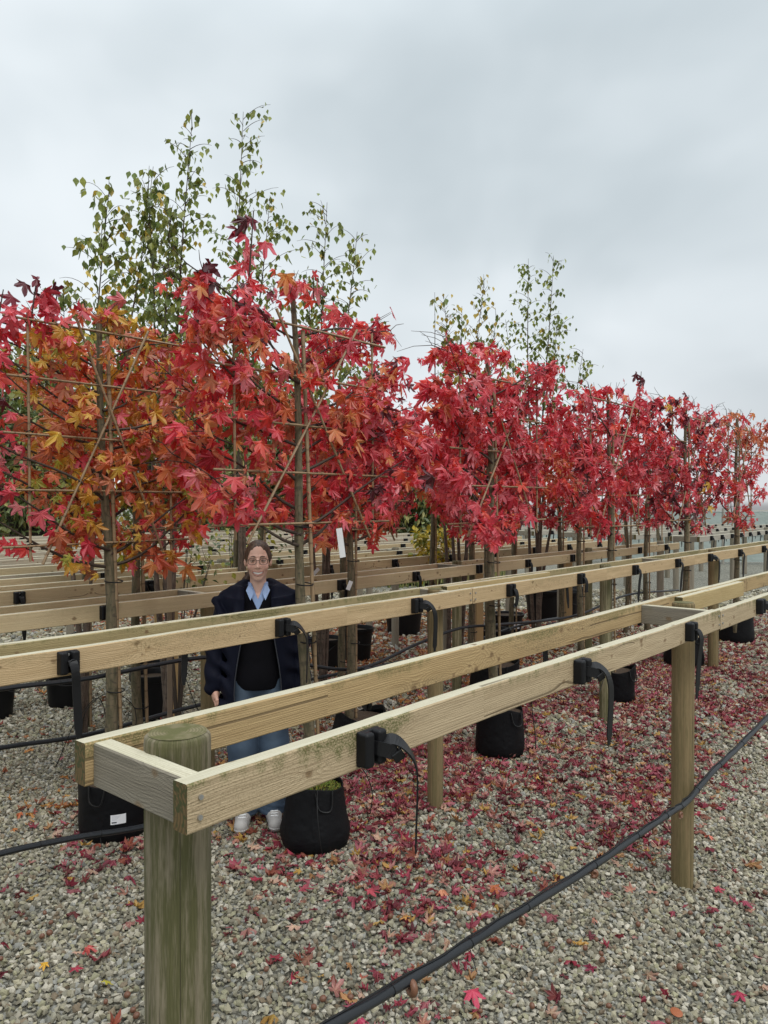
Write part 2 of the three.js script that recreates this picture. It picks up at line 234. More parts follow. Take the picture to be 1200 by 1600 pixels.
const LEAFMATS = {}; for (const [k, v] of Object.entries(HUES)) LEAFMATS[k] = v.map((h) => leafMat(hex(h)));
const whiteLeaf = leafMat([1, 1, 1]);
const Zp = V3(0, 0, 1);
function leafPose(r, pos, out, size) { // mostly hanging, facing outwards from the panel
  const n = V3((r() - 0.5) * 1.5 + out.x * 0.3, 0.35 + (r() - 0.5) * 1.0, (r() < 0.72 ? 1 : -1) * (0.75 + r() * 0.5)).normalize();
  const tip = V3((r() - 0.5) * 1.7 + out.x * 0.7, -0.85 + (r() - 0.5) * 0.9 + out.y * 0.35, (r() - 0.5) * 0.5); tip.addScaledVector(n, -tip.dot(n)).normalize();
  const y = tip.clone().negate(), x = V3().crossVectors(y, n); return new THREE.Matrix4().makeBasis(x.multiplyScalar(size * (0.9 + r() * 0.2)), y.multiplyScalar(size), n.multiplyScalar(size)).setPosition(pos);
}

// ------------------------------------------------------------------ pleached sweet gum trees on bamboo frames
const cane = (a, b, r = 0.0072) => { const n = Math.max(2, Math.round(a.distanceTo(b) / 0.1)), pts = [], rr = []; for (let i = 0; i <= n; i++) { pts.push(a.clone().lerp(b, i / n)); rr.push(r * (i % 3 === 0 ? 1.14 : 0.97)); } return tube(pts, rr, 6); };
function gumTree(o) { // o: label, u, v, xl, xr, yb, yt, hue(x, y, z, rnd) -> palette name, n laterals, density, single, leader
  const r = rng(o.seed), g0 = groundAt(o.u, o.v), t = thing('sweet_gum_tree', o.label, 'tree', W(o.u, o.v, g0), PHI, o.group), H = o.yt, lean = o.lean ?? (r() - 0.5) * 0.04;
  const ax = (y) => lean * (y - 0.3) + 0.012 * Math.sin(y * 2.6 + o.seed), TR = o.trunk ?? 0.034;
  const tp = [], tr = []; for (let i = 0; i <= 26; i++) { const y = 0.16 + (H - 0.26) * (i / 26); tp.push(V3(ax(y), y, 0.008 * Math.sin(y * 3.1 + o.seed))); tr.push(TR * (1.12 - 0.68 * Math.pow(i / 26, 1.1)) * (1 + 0.06 * Math.sin(i * 2.3 + o.seed))); }
  part('trunk', tube(tp, tr, 10), BARK.gum, t);
  const leaves = [], hue = o.hue, put = (p, out, s) => { if (p.x < o.xl - 0.06 || p.x > o.xr + 0.06 || p.y < o.yb - 0.1 || p.y > o.yt - 0.02 - 0.1 * Math.pow(Math.abs(p.x / (p.x < 0 ? o.xl : o.xr)), 4) + (r() < 0.12 ? 0.12 : 0) || (o.clear && p.x > o.clear[0] && p.x < o.clear[1] && p.y < o.clear[2])) return; if (o.thin && o.thin(p.x, p.y) > r()) return; const m = leafPose(r, p, out, s); leaves.push([m, hue(p.x, p.y, p.z, r), p.z + r() * 0.08]); };
  const leafy = (p, dir, len, geo, rad, s0) => { if (p.y + dir.y * len > o.yt + 0.03) len *= Math.max(0.3, (o.yt + 0.03 - p.y) / (dir.y * len)); if (p.y > o.yt) len *= 0.4; const e = p.clone().addScaledVector(dir, len), mid = p.clone().lerp(e, 0.5).add(V3((r() - 0.5) * 0.03, 0.015, (r() - 0.5) * 0.03)); geo.push(tube([p, mid, e], [rad, rad * 0.75, rad * 0.45], 4, false)); const n = Math.max(2, Math.round(len / 0.05 * (o.density ?? 1))); for (let i = 0; i < n; i++) { const q = p.clone().lerp(e, 0.15 + 0.9 * (i + r() * 0.6) / n), a = V3((r() - 0.5), (r() - 0.62) * 0.9, (r() - 0.5)).multiplyScalar(0.13); put(q.add(a), dir, s0 * (0.62 + Math.pow(r(), 1.6) * 0.95)); } };
  const nl = o.n ?? 8, span = o.yt - o.yb;
  for (const side of [-1, 1]) for (let i = 0; i < nl; i++) {
    const reach = (side < 0 ? -o.xl : o.xr) * (0.78 + r() * 0.24), ys = o.yb - 0.12 + (span * 0.93 * (i + r() * 0.5)) / nl, rise = Math.min(reach * (0.42 + r() * 0.2), Math.max(0.04, o.yt - ys - 0.08)), zo = (r() - 0.5) * 0.34, geo = [], pts = [];
    for (let k = 0; k <= 8; k++) { const q = k / 8; pts.push(V3(ax(ys) + side * reach * q, ys + rise * (0.75 * q + 0.25 * q * q) - 0.03 * Math.sin(q * 5 + i), zo * Math.sqrt(q) + 0.02 * Math.sin(q * 7 + i * 2))); }
    const r0 = 0.0115 * (1 - i / nl * 0.35); geo.push(tube(pts, pts.map((_, k) => lerp(r0, 0.0032, k / 8)), 5, false));
    const L = reach * 1.12, nt = Math.round(L / 0.105);
    for (let k = 1; k <= nt; k++) { const q = k / nt, at = pts[Math.min(8, Math.round(q * 8))].clone(); const d = V3(side * (0.35 + r() * 0.5) * (r() < 0.2 ? -1 : 1), (r() - 0.25) * 1.1, (r() - 0.5) * 1.7).normalize(); leafy(at, d, (0.11 + r() * 0.17) * (o.scale ?? 1), geo, 0.0026, o.size ?? 0.15); }
    leafy(pts[8], V3(side, 0.5, 0).normalize(), 0.16, geo, 0.003, o.size ?? 0.15);
    part('branch', join(geo), i % 3 ? BARK.twig : BARK.dark, t);
  }
  { const geo = []; for (let k = 0; k < 9; k++) leafy(V3(ax(H) + (r() - 0.5) * 0.3, H - 0.12 + r() * 0.08, (r() - 0.5) * 0.2), V3((r() - 0.5) * 1.2, 1, (r() - 0.5)).normalize(), 0.16 + r() * 0.12, geo, 0.003, o.size ?? 0.15); for (const [lx, ly, lh] of o.leaders ?? []) { const a = V3(lx, ly, 0.02), b = V3(lx + 0.03, ly + lh, 0.03); part('shoot', tube([a, b], [0.006, 0.003], 5), BARK.twig, t); for (let k = 0; k < lh / 0.035; k++) { const p = a.clone().lerp(b, k / (lh / 0.035)).add(V3((r() - 0.5) * 0.13, 0, (r() - 0.5) * 0.12)); leaves.push([leafPose(r, p, V3(r() - 0.5, 0.4, 0), 0.15), k > lh / 0.05 ? 'maroon' : 'crimson', 1]); } } tag(part('twigs', join(geo), BARK.twig, t), null, null, null, 'stuff'); }
  // bamboo frame behind the branches
  const [cl, cr, cb, ct] = o.frame, zc = 0.024, rows = o.rows ?? 5, ties = [];
  part('cane', cane(V3(ax(0.2) + 0.052, 0.2, zc), V3(ax(ct) + 0.04, ct - 0.05, zc), 0.0115), caneMat, t);
  for (const x of [cl, cr]) part('cane', cane(V3(x + 0.01, cb - 0.08, zc), V3(x, ct + 0.03, zc)), caneMat, t);
  for (let k = 0; k < rows; k++) { const y = lerp(cb, ct - 0.04, k / (rows - 1)); part('cane', cane(V3(cl - 0.12 - r() * 0.05, y + (r() - 0.5) * 0.02, zc + 0.019), V3(cr + 0.1 + r() * 0.05, y + (r() - 0.5) * 0.02, zc + 0.019)), caneMat, t); for (const x of [cl, 0.02, cr]) ties.push(new THREE.TorusGeometry(0.019, 0.0035, 5, 8).rotateX(0.6).translate(x, y, zc + 0.01)); }
  const cy = (cb + ct) / 2 + 0.05; for (const s of [-1, 1]) part('cane', cane(V3(s < 0 ? cl + 0.06 : cr - 0.06, cb - 0.1, zc + 0.036), V3(s < 0 ? cr - 0.17 : cl + 0.25, ct + 0.02, zc + 0.04 + s * 0.009)), caneMat, t);
  for (let y = 0.5; y < cb; y += 0.33) ties.push(new THREE.TorusGeometry(TR + 0.016, 0.004, 5, 12).rotateX(Math.PI / 2 + 0.1).translate(ax(y) + 0.02, y, 0.01));
  tag(part('ties', join(ties), M.rubber, t), null, null, null, 'stuff');
  // leaves: the front ones one by one, the rest joined
  leaves.sort((a, b) => b[2] - a[2]); const max = o.single ?? 300, inst = leaves.slice(max);
  leaves.slice(0, max).forEach(([m, h]) => { const p = LEAFMATS[h], q = shade(new THREE.Mesh(STAR[Math.floor(r() * 9)], p[Math.floor(r() * p.length)])); q.name = 'leaf'; m.decompose(q.position, q.quaternion, q.scale); t.add(q); });
  for (let k = 0; k < 3; k++) { const list = inst.filter((_, i) => i % 3 === k); if (!list.length) continue; const im = shade(new THREE.InstancedMesh(STAR[k * 2 + (k === 2 ? 2 : 1)], whiteLeaf, list.length)); im.name = 'foliage'; im.userData.kind = 'stuff'; const c = new THREE.Color(); list.forEach(([m, h], i) => { im.setMatrixAt(i, m); const q = hex(HUES[h][Math.floor(r() * HUES[h].length)]), b = 0.85 + r() * 0.3; im.setColorAt(i, c.setRGB(q[0] * b, q[1] * b, q[2] * b)); }); t.add(im); }
  return t;
}
const pick = (r, list) => { let q = r(), s = 0; for (const [k, w] of list) { s += w; if (q < s) return k; } return list[0][0]; };
const patch = (s, f) => (x, y, z, r) => f(fbm(x * 1.6 + s, y * 1.6 + s * 2, 0, 2), x, y, r);
const redMix = patch(3, (n, x, y, r) => (n > 0.55 ? pick(r, [['orange', 0.32], ['scarlet', 0.26], ['crimson', 0.26], ['dusty', 0.16]]) : pick(r, [['crimson', 0.62], ['scarlet', 0.2], ['maroon', 0.08], ['orange', 0.1]])));
const crimsonMix = patch(8, (n, x, y, r) => pick(r, [['crimson', 0.6], ['scarlet', 0.26], ['maroon', 0.04], [n > 0.55 ? 'orange' : 'crimson', 0.1]]));
const darkMix = patch(12, (n, x, y, r) => pick(r, [['crimson', 0.6], ['maroon', 0.27], ['scarlet', 0.09], ['gold', 0.04]]));
const tipMix = patch(14, (n, x, y, r) => (y > 2.6 ? pick(r, [['dusty', 0.35], ['orange', 0.4], ['crimson', 0.25]]) : pick(r, [['crimson', 0.62], ['dusty', 0.18], ['scarlet', 0.2]])));
const goldMix = patch(5, (n, x, y, r) => { const e = Math.max(Math.abs(x - 0.05) / 0.62, 0); return e > 0.75 + n * 0.3 ? pick(r, [['crimson', 0.78], ['scarlet', 0.14], ['maroon', 0.08]]) : pick(r, [['gold', 0.33], ['orange', 0.32], ['dusty', 0.15], ['crimson', 0.13], ['lime', 0.07]]); });
const emberMix = patch(9, (n, x, y, r) => (y < 1.9 && n > 0.4 ? pick(r, [['crimson', 0.6], ['gold', 0.2], ['scarlet', 0.2]]) : pick(r, [['orange', 0.5], ['dusty', 0.17], ['gold', 0.16], ['scarlet', 0.17]])));
const G = groundAt;
// trees tied behind the second bed, from the near one onwards
gumTree({ seed: 101, label: 'large red sweet gum tree with clear cane cross, beside the standing person', u: 3.08, v: 3.22, lean: -0.045, trunk: 0.033, xl: -0.78, xr: 0.9, yb: 1.78, yt: 3.2, n: 10, size: 0.108, density: 2.8, scale: 1.05, hue: redMix, frame: [-0.56, 0.52, 1.84, 2.98], rows: 5, thin: (x, y) => (x < -0.3 && y < 2.3 ? 0.45 : x > 0.2 && y > 2.9 ? 0.35 : 0.14), clear: [-0.6, 0.12, 1.84], leaders: [[-0.46, 3.05, 0.45], [-0.78, 2.85, 0.3]] });
gumTree({ seed: 102, label: 'crimson sweet gum tree whose bag pot stands alone in the red leaf litter', u: 5.05, v: 3.22, lean: -0.035, trunk: 0.036, xl: -0.78, xr: 0.74, yb: 1.75, yt: 3.12, n: 9, size: 0.11, density: 2.8, hue: crimsonMix, frame: [-0.5, 0.6, 1.8, 2.92] });
gumTree({ seed: 103, label: 'bright red sweet gum tree with one tall shoot, next after the crimson one', u: 7.1, v: 3.2, lean: -0.02, trunk: 0.033, xl: -0.84, xr: 0.78, yb: 1.68, yt: 3.06, n: 8, size: 0.112, density: 2.5, hue: crimsonMix, frame: [-0.5, 0.6, 1.72, 2.95], single: 220, leaders: [[0.62, 2.95, 0.35]] });
gumTree({ seed: 104, label: 'dark maroon sweet gum tree, second from the far end of the row', u: 9.2, v: 3.22, lean: 0, trunk: 0.033, xl: -0.95, xr: 0.95, yb: 1.68, yt: 3.18, n: 8, size: 0.115, density: 2.0, hue: darkMix, frame: [-0.5, 0.6, 1.76, 3.0], single: 200 });
gumTree({ seed: 105, label: 'thin sparse sweet gum tree with orange tips at the far end of the row', u: 11.16, v: 3.22, lean: 0, trunk: 0.036, xl: -0.72, xr: 1.1, yb: 1.7, yt: 3.2, n: 7, size: 0.115, density: 1.35, hue: tipMix, frame: [-0.45, 0.6, 1.74, 3.0], single: 150 });
// trees tied in front of the third bed
gumTree({ seed: 111, label: 'sweet gum tree with golden middle and crimson edges, left of the person', u: 2.45, v: 4.26, lean: -0.03, trunk: 0.036, xl: -0.78, xr: 0.68, yb: 1.64, yt: 3.12, n: 10, size: 0.113, density: 2.45, thin: (x, y) => (x < -0.28 && y < 2.75 ? 0.62 : 0.12), hue: goldMix, frame: [-0.52, 0.38, 1.72, 3.0], leaders: [[-0.5, 2.95, 0.25], [-0.38, 2.95, 0.22], [-0.68, 2.9, 0.2]] });
[[4.52, 'red sweet gum tree whose trunk bears a white tag at rail height', redMix, 260], [6.53, 'scarlet sweet gum tree tied to the third bed behind the crimson one', crimsonMix, 160], [8.56, 'red sweet gum tree of the third bed behind the bright red one', redMix, 120], [10.6, 'red sweet gum tree of the third bed hidden behind the dark maroon one', crimsonMix, 80]].forEach(([u, label, hue, single], i) => gumTree({ seed: 112 + i, label, u, v: 4.25, xl: -0.78, xr: 0.85, yb: 1.7, yt: [2.86, 2.9, 3.02, 3.05][i], n: 8, size: 0.112, density: 2.0, hue, frame: [-0.5, 0.55, 1.74, 2.68], single }));
// trees behind the third bed
[[3.0, 'amber and orange sweet gum tree behind the golden one', emberMix, 250, -0.75, 0.46, 3.12], [5.1, 'orange red sweet gum tree seen through the frame of the large red one', redMix, 120, -0.62, 0.76, 2.8], [7.18, 'red and gold sweet gum tree above the yellow shrub', emberMix, 100, -0.85, 0.8, 2.75], [9.28, 'red sweet gum tree furthest back behind the bright red one', redMix, 60, -0.85, 0.85, 2.9]].forEach(([u, label, hue, single, xl, xr, yt], i) => gumTree({ seed: 122 + i, label, u, v: 4.88, lean: -0.02, xl, xr, yb: 1.7, yt, n: 8, size: 0.108, density: 2.1, hue, frame: [-0.5, 0.5, 1.76, yt - 0.3], single }));

// ------------------------------------------------------------------ timber rail beds
const BH = 0.1, BT = 0.047;
function beamGeo(L, off, seg) { // along +x from 0 to L, top at y = 0, centred on z; groups: 0 sides, 1 top and bottom, 2 ends
  const c = 0.0035, y0 = -BH, z = BT / 2, P = [[-z + c, 0], [z - c, 0], [z, -c], [z, y0 + c], [z - c, y0], [-z + c, y0], [-z, y0 + c], [-z, -c]], pos = [], uv = [], groups = [[], [], []];
  const ns = seg, wob = (x, i) => (seg > 1 ? [P[i][0] + 0.004 * (fbm(x * 1.7 + off * 9, 3, 1, 3) - 0.5) + 0.0016 * (noise(x * 23 + off, i * 5) - 0.5), P[i][1] + 0.010 * (fbm(x * 1.1 + off * 7, 8, 2, 3) - 0.5) + 0.0018 * (noise(x * 19 + off, i * 5 + 2) - 0.5)] : P[i]);
  for (let i = 0; i < 8; i++) { const k2 = (i + 1) % 8, m = i === 0 || i === 4 ? 1 : 0, vv = (p) => (m ? (p[0] + z + 0.02) / 0.12 : (p[1] + BH) / 0.12); for (let q = 0; q < ns; q++) { const xa = (L * q) / ns, xb = (L * (q + 1)) / ns, A = wob(xa, i), A2 = wob(xa, k2), B = wob(xb, i), B2 = wob(xb, k2); for (const [x, p, o] of [[xa, A, P[i]], [xb, B2, P[k2]], [xb, B, P[i]], [xa, A, P[i]], [xa, A2, P[k2]], [xb, B2, P[k2]]]) groups[m].push([x, p[1], p[0], (x + off) / 2.8, vv(o)]); } }
  for (const x of [0, L]) for (let i = 1; i < 7; i++) { const tri = x === 0 ? [0, i, i + 1] : [0, i + 1, i]; for (const k of tri) groups[2].push([x, wob(x, k)[1], wob(x, k)[0], P[k][0] / BT + 0.5, (P[k][1] + BH) / BH]); }
  const g = new THREE.BufferGeometry(); let at = 0; groups.forEach((list, k) => { for (const v of list) { pos.push(v[0], v[1], v[2]); uv.push(v[3], v[4]); } g.addGroup(at, list.length, k); at += list.length; });
  g.setAttribute('position', new THREE.Float32BufferAttribute(pos, 3)); g.setAttribute('uv', new THREE.Float32BufferAttribute(uv, 2)); g.computeVertexNormals(); return g;
}
function addBeam(name, parent, L, [x, y, z], side, off, turn = 0, seg = 1) { const m = part(name, beamGeo(L, off, seg), [WOOD[side], WOOD.top, woodEnd], parent); m.position.set(x, y, z); m.rotation.y = turn; return m; }
function postGeo(rad, y0, y1) { const n = 24, pos = [], prof = [[0, y1], [rad * 0.9, y1], [rad * 0.985, y1 - 0.006], [rad, y1 - 0.018], [rad, lerp(y1, y0, 0.35)], [rad * 1.01, lerp(y1, y0, 0.7)], [rad, y0 - 0.08]]; const g = new THREE.LatheGeometry(prof.map(([x, y]) => new THREE.Vector2(x, y)).reverse(), n); const p = g.attributes.position, uv = g.attributes.uv; for (let i = 0; i < p.count; i++) { const x = p.getX(i), z = p.getZ(i), y = p.getY(i), q = Math.hypot(x, z); if (q > 1e-4) { const a = Math.atan2(z, x), k = 1 + 0.018 * Math.sin(a * 2 + y) + 0.012 * Math.sin(a * 3 + 2 + y * 0.7); p.setX(i, x * k); p.setZ(i, z * k); } uv.setXY(i, uv.getX(i), (y - y0) / 1.5); } g.computeVertexNormals(); return g; }
function addPost(parent, x, z, rad, g, top, mat) {
  const p = part('post', postGeo(rad, g, top), POST[mat], parent); p.position.set(x, 0, z); p.rotation.y = 2.2 + x * 1.7; const cap = part('post_top', new THREE.CircleGeometry(rad * 0.9, 24).rotateX(-Math.PI / 2), postTop, p); cap.position.y = top + 0.0012; return p;
}
const blockGeo = join([rbox(0.076, 0.086, 0.014, 0.005, 0, 0, 0.007), rbox(0.031, 0.086, 0.036, 0.009, -0.0225, 0, 0.02), rbox(0.031, 0.086, 0.036, 0.009, 0.0225, 0, 0.02)]);
const blockFar = join([box(0.076, 0.086, 0.02, 0, 0, 0.01), box(0.03, 0.086, 0.02, -0.0225, 0, 0.03), box(0.03, 0.086, 0.02, 0.0225, 0, 0.03)]);
const railScrew = new THREE.CylinderGeometry(0.0055, 0.0055, 0.005, 10).rotateX(Math.PI / 2);
const screwGeo = new THREE.CylinderGeometry(0.0055, 0.0055, 0.006, 8).rotateX(Math.PI / 2).translate(0, 0.03, 0.016);
function tail(kind, r) { // hanging strap: 0 none, 1 arcs out sideways and ends edge on, 2 out sideways then face on, 3 straight down in front, 4 short stub
  const list = []; if (!kind) return null;
  if (kind === 1 || kind === 2) {
    const so = kind === 1 ? 1 : 0.55; // loop band standing out of the groove, then the falling tail
    const lp = smooth([V3(0, 0.0, 0.012), V3(0.006, 0, 0.036), V3(0.026, -0.008, 0.056), V3(0.046, -0.02, 0.066)], 10); list.push(ribbon(lp, lp.map(() => V3(0, 1, 0)), lp.map((_, i) => (i > 8 ? 0.02 : 0.034)), 0.004));
    list.push(rbox(0.03, 0.03, 0.008, 0.003, 0, 0, 0).rotateY(-0.5).rotateZ(0.7).translate(0.045, -0.022, 0.066), new THREE.TorusGeometry(0.009, 0.003, 6, 10).rotateY(0.6).translate(0.048, -0.002, 0.066));
    const pts = smooth([V3(0.02, 0.012, 0.03), V3(0.04, 0.018, 0.054), V3(0.064, -0.004, 0.074), V3(0.076 + 0.014 * so, -0.05, 0.084), V3(0.08 + 0.017 * so, -0.12, 0.084), V3(0.08 + 0.018 * so, -0.2, 0.08), V3(0.08 + 0.02 * so, -0.275, 0.076)], 26);
    const tw = kind === 1 ? 1.15 : 0.05; list.push(ribbon(pts, pts.map((_, i) => { const q = step(0.15, 0.55, i / 26), a = lerp(1.2, 0, q); return V3(lerp(0.45, kind === 1 ? 0.76 : 0.95, q), Math.sin(a) * 0.55, lerp(-0.5, kind === 1 ? -0.62 : 0.1, q)); }), pts.map((_, i) => (i > 24 ? 0.016 : 0.032)), 0.0045));
  } else {
    const d = kind === 3 ? 0.28 + r() * 0.05 : 0.1, sx = (r() - 0.5) * 0.05, pts = smooth([V3(0, 0.004, 0.02), V3(0, 0.008, 0.048), V3(0.004, -0.03, 0.062), V3(0.004 + sx * 0.3, -0.1, 0.056), V3(sx, -d, 0.05)], 14); list.push(ribbon(pts, pts.map(() => V3(1, 0, 0.25)), pts.map((_, i) => (i > 13 ? 0.012 : 0.03)), 0.0045), new THREE.TorusGeometry(0.014, 0.003, 5, 10).translate(0, 0, 0.05));
  }
  return join(list);
}
function addClamp(parent, x, y, z, kind, r, face = 1, far = false) {
  const b = part('tree_clamp', far ? blockFar : blockGeo, M.rubber, parent); b.position.set(x, y, z); if (face < 0) b.rotation.y = Math.PI;
  if (!far) part('screw', screwGeo, M.steel, b); const g = tail(kind, r); if (g) part('strap', g, M.strap, b); return b;
}
// o: u0, u1, vf (outer face of the front beam), vb (inner face of the back beam), h, joins [[u...],[u...]], posts [[u, v, radius, material]], cross [u], sides [front, back]
function bed(o) {
  const r = rng(o.seed), t = thing('timber_rail_bed', o.label, 'rail frame', W(o.u0, o.vf, 0), PHI), X = (u) => u - o.u0, Z = (v) => -(v - o.vf);
  for (const k of [0, 1]) { const z = k ? Z(o.vb + BT / 2) : Z(o.vf + BT / 2), cuts = [o.u0, ...(o.joins?.[k] ?? []), o.u1]; for (let i = 0; i < cuts.length - 1; i++) addBeam('rail', t, cuts[i + 1] - cuts[i] - 0.003, [X(cuts[i]), o.h + (i ? (r() - 0.5) * 0.006 : 0), z], o.sides[k], r() * 2.8, 0, o.near ? 36 : 1);
    if (o.near) for (let i = 0; i < cuts.length; i++) for (const [dx, dy] of [[-0.03, -0.028], [-0.025, -0.072], [0.03, -0.03], [0.028, -0.07]]) { const x = X(cuts[i]) + dx; if (x < 0 || x > o.u1 - o.u0 || k) continue; part('rail_screw', railScrew, M.steel, t).position.set(x, o.h + dy, 0.0025); } }
  for (const u of o.cross ?? []) { const L = o.vb - o.vf - BT - 0.002; addBeam('cross_rail', t, L, [X(u) + BT / 2, o.h - 0.002, Z(o.vb) - 0.0 + 0.001], 'cross', r() * 2, -Math.PI / 2); }
  for (const [u, L] of o.splices ?? []) addBeam('splice_plate', t, L, [X(u), o.h - 0.003, Z(o.vb - BT / 2 - 0.001)], 'splice', r() * 2, 0);
  for (const [u, v, rad, mat, up = 0.03] of o.posts ?? []) addPost(t, X(u), Z(v), rad, G(u, v), o.h + up, mat);
  for (const [u, kind, side = 0] of o.clamps ?? []) addClamp(t, X(u), o.h - 0.047, side ? Z(o.vb + BT) : 0, kind, r, side ? -1 : 1, o.far);
  return t;
}
const every = (a, b, s, f) => { const l = []; for (let x = a, i = 0; x <= b; x += s, i++) l.push(f(x, i)); return l; };
bed({ seed: 1, near: true, label: 'nearest timber rail bed with a mossy round post at its end', u0: 0.88, u1: 14, vf: 1.262, vb: 1.655, h: 1.4, joins: [[4.12, 7.8, 11.4], [6.0, 9.6]], sides: ['front', 'back'], cross: [0.9, 4.06, 7.7], splices: [[4.55, 1.2]], posts: [[1.014, 1.49, 0.073, 'front'], [4.26, 1.5, 0.059, 'warm', 0.006], [7.7, 1.48, 0.055, 'grey', 0.006], [10.6, 1.48, 0.055, 'grey', 0.006]], clamps: [[1.4, 1], [2.53, 2], [3.64, 3], [4.79, 2], [5.9, 3], [7.0, 3], [1.95, 4, 1], [3.2, 3, 1], [4.3, 4, 1]] });
bed({ seed: 2, near: true, label: 'second timber rail bed, crossing in front of the person', u0: -0.6, u1: 18, vf: 2.79, vb: 3.05, h: 1.4, joins: [[4.12, 7.9, 11.3], [4.12, 8.2, 12]], sides: ['mid', 'green'], cross: [3.9, 7.5], splices: [[4.13, 1.4]], posts: [[1.1, 2.92, 0.05, 'warm'], [3.92, 2.94, 0.05, 'warm', 0.004], [6.46, 2.96, 0.05, 'green', 0.004], [9.39, 2.96, 0.06, 'warm', 0.004], [12.2, 2.96, 0.06, 'grey', 0.004], [15, 2.96, 0.05, 'grey', 0.004]], clamps: [[1.41, 3], [2.48, 1], [3.52, 2], [4.56, 4], [5.61, 4], [6.67, 3], [7.72, 3], [8.7, 2], [9.78, 3], [10.8, 3], [11.8, 3], [12.9, 3], [13.9, 3], [3.08, 0, 1], [5.05, 0, 1], [7.1, 0, 1], [9.2, 0, 1], [2.2, 3, 1], [6.1, 3, 1], [8.1, 4, 1]] });
bed({ seed: 3, label: 'third timber rail bed, directly behind the person', u0: -0.2, u1: 12.2, vf: 4.36, vb: 4.7, h: 1.33, joins: [[3.7, 7.6], [4.4, 8]], sides: ['old', 'old'], cross: [3.2, 6.3, 9.4], posts: [[1.2, 4.55, 0.05, 'warm'], [3.35, 4.55, 0.05, 'warm', -0.1], [6.43, 4.55, 0.05, 'green'], [9.4, 4.55, 0.055, 'green'], [11.9, 4.55, 0.055, 'grey']], clamps: [[2.45, 3], [4.52, 4], [5.5, 4], [6.53, 0], [7.5, 4], [8.56, 0], [9.6, 4], [10.6, 0], [11.6, 3], [3.0, 0, 1], [5.1, 0, 1], [7.18, 0, 1]] });
bed({ seed: 4, label: 'fourth timber rail bed with square stakes and pots behind it', u0: -0.2, u1: 12.4, vf: 5.54, vb: 5.9, h: 1.325, joins: [[3.9, 7.9], [4.9, 9]], sides: ['old', 'old'], cross: [3.9, 7.4], posts: [[2.0, 5.74, 0.05, 'warm'], [5.0, 5.74, 0.05, 'warm'], [7.9, 5.74, 0.05, 'grey'], [10.9, 5.74, 0.05, 'grey']], clamps: every(2.45, 12, 1.04, (x, i) => [x, i % 3 ? 4 : 3]) });
const FARBEDS = [['fifth timber rail bed, with a cross rail left of the person', 6.5], ['sixth timber rail bed counted from the camera', 7.6], ['seventh timber rail bed counted from the camera', 8.7], ['eighth timber rail bed counted from the camera', 9.8], ['ninth timber rail bed counted from the camera', 10.9], ['tenth timber rail bed, third from the grass edge', 12], ['eleventh timber rail bed, last but one before the grass', 13.1], ['rail bed furthest back, beside the gravel strip and grass', 14.2]];
FARBEDS.forEach(([label, v], i) => bed({ seed: 5 + i, far: true, label, u0: 0.5 + i * 0.2, u1: 12.6 + (i % 3) * 0.3, vf: v, vb: v + 0.33, h: 1.32, joins: [[4.4, 8.2], [5, 9]], sides: [i < 2 ? 'old' : 'far', 'far'], cross: [4.4, 8], posts: every(2.2 + (i % 3) * 0.7, 12.4, 2.9, (x) => [x, v + 0.18, 0.05, 'grey']), clamps: every(2.6 + (i * 0.37) % 1, 12.4, 1.05, (x, k) => [x, k % 2 ? 4 : 3]) }));
const FARBLOCK = [['weathered grey rail bed beyond the cross path, hung with black straps', 4.75], ['pale rail bed second in the block by the green windbreak', 6.0], ['pale rail bed third in the block by the green windbreak', 7.2], ['pale rail bed fourth in the block by the green windbreak', 8.4], ['pale rail bed fifth in the block, closest to the windbreak', 9.6]];
FARBLOCK.forEach(([label, v], i) => bed({ seed: 40 + i, far: true, label, u0: 14.3 + i * 0.15, u1: 24, vf: v, vb: v + 0.5, h: 1.34, joins: [[18, 21], [19]], sides: ['pale', 'pale'], cross: [14.35 + i * 0.15, 18.5], posts: every(14.7 + i * 0.1, 24, 2.6, (x) => [x, v + 0.3, 0.065, 'grey']), clamps: every(14.9, 23.8, 0.62, (x, k) => [x, 3]) }));

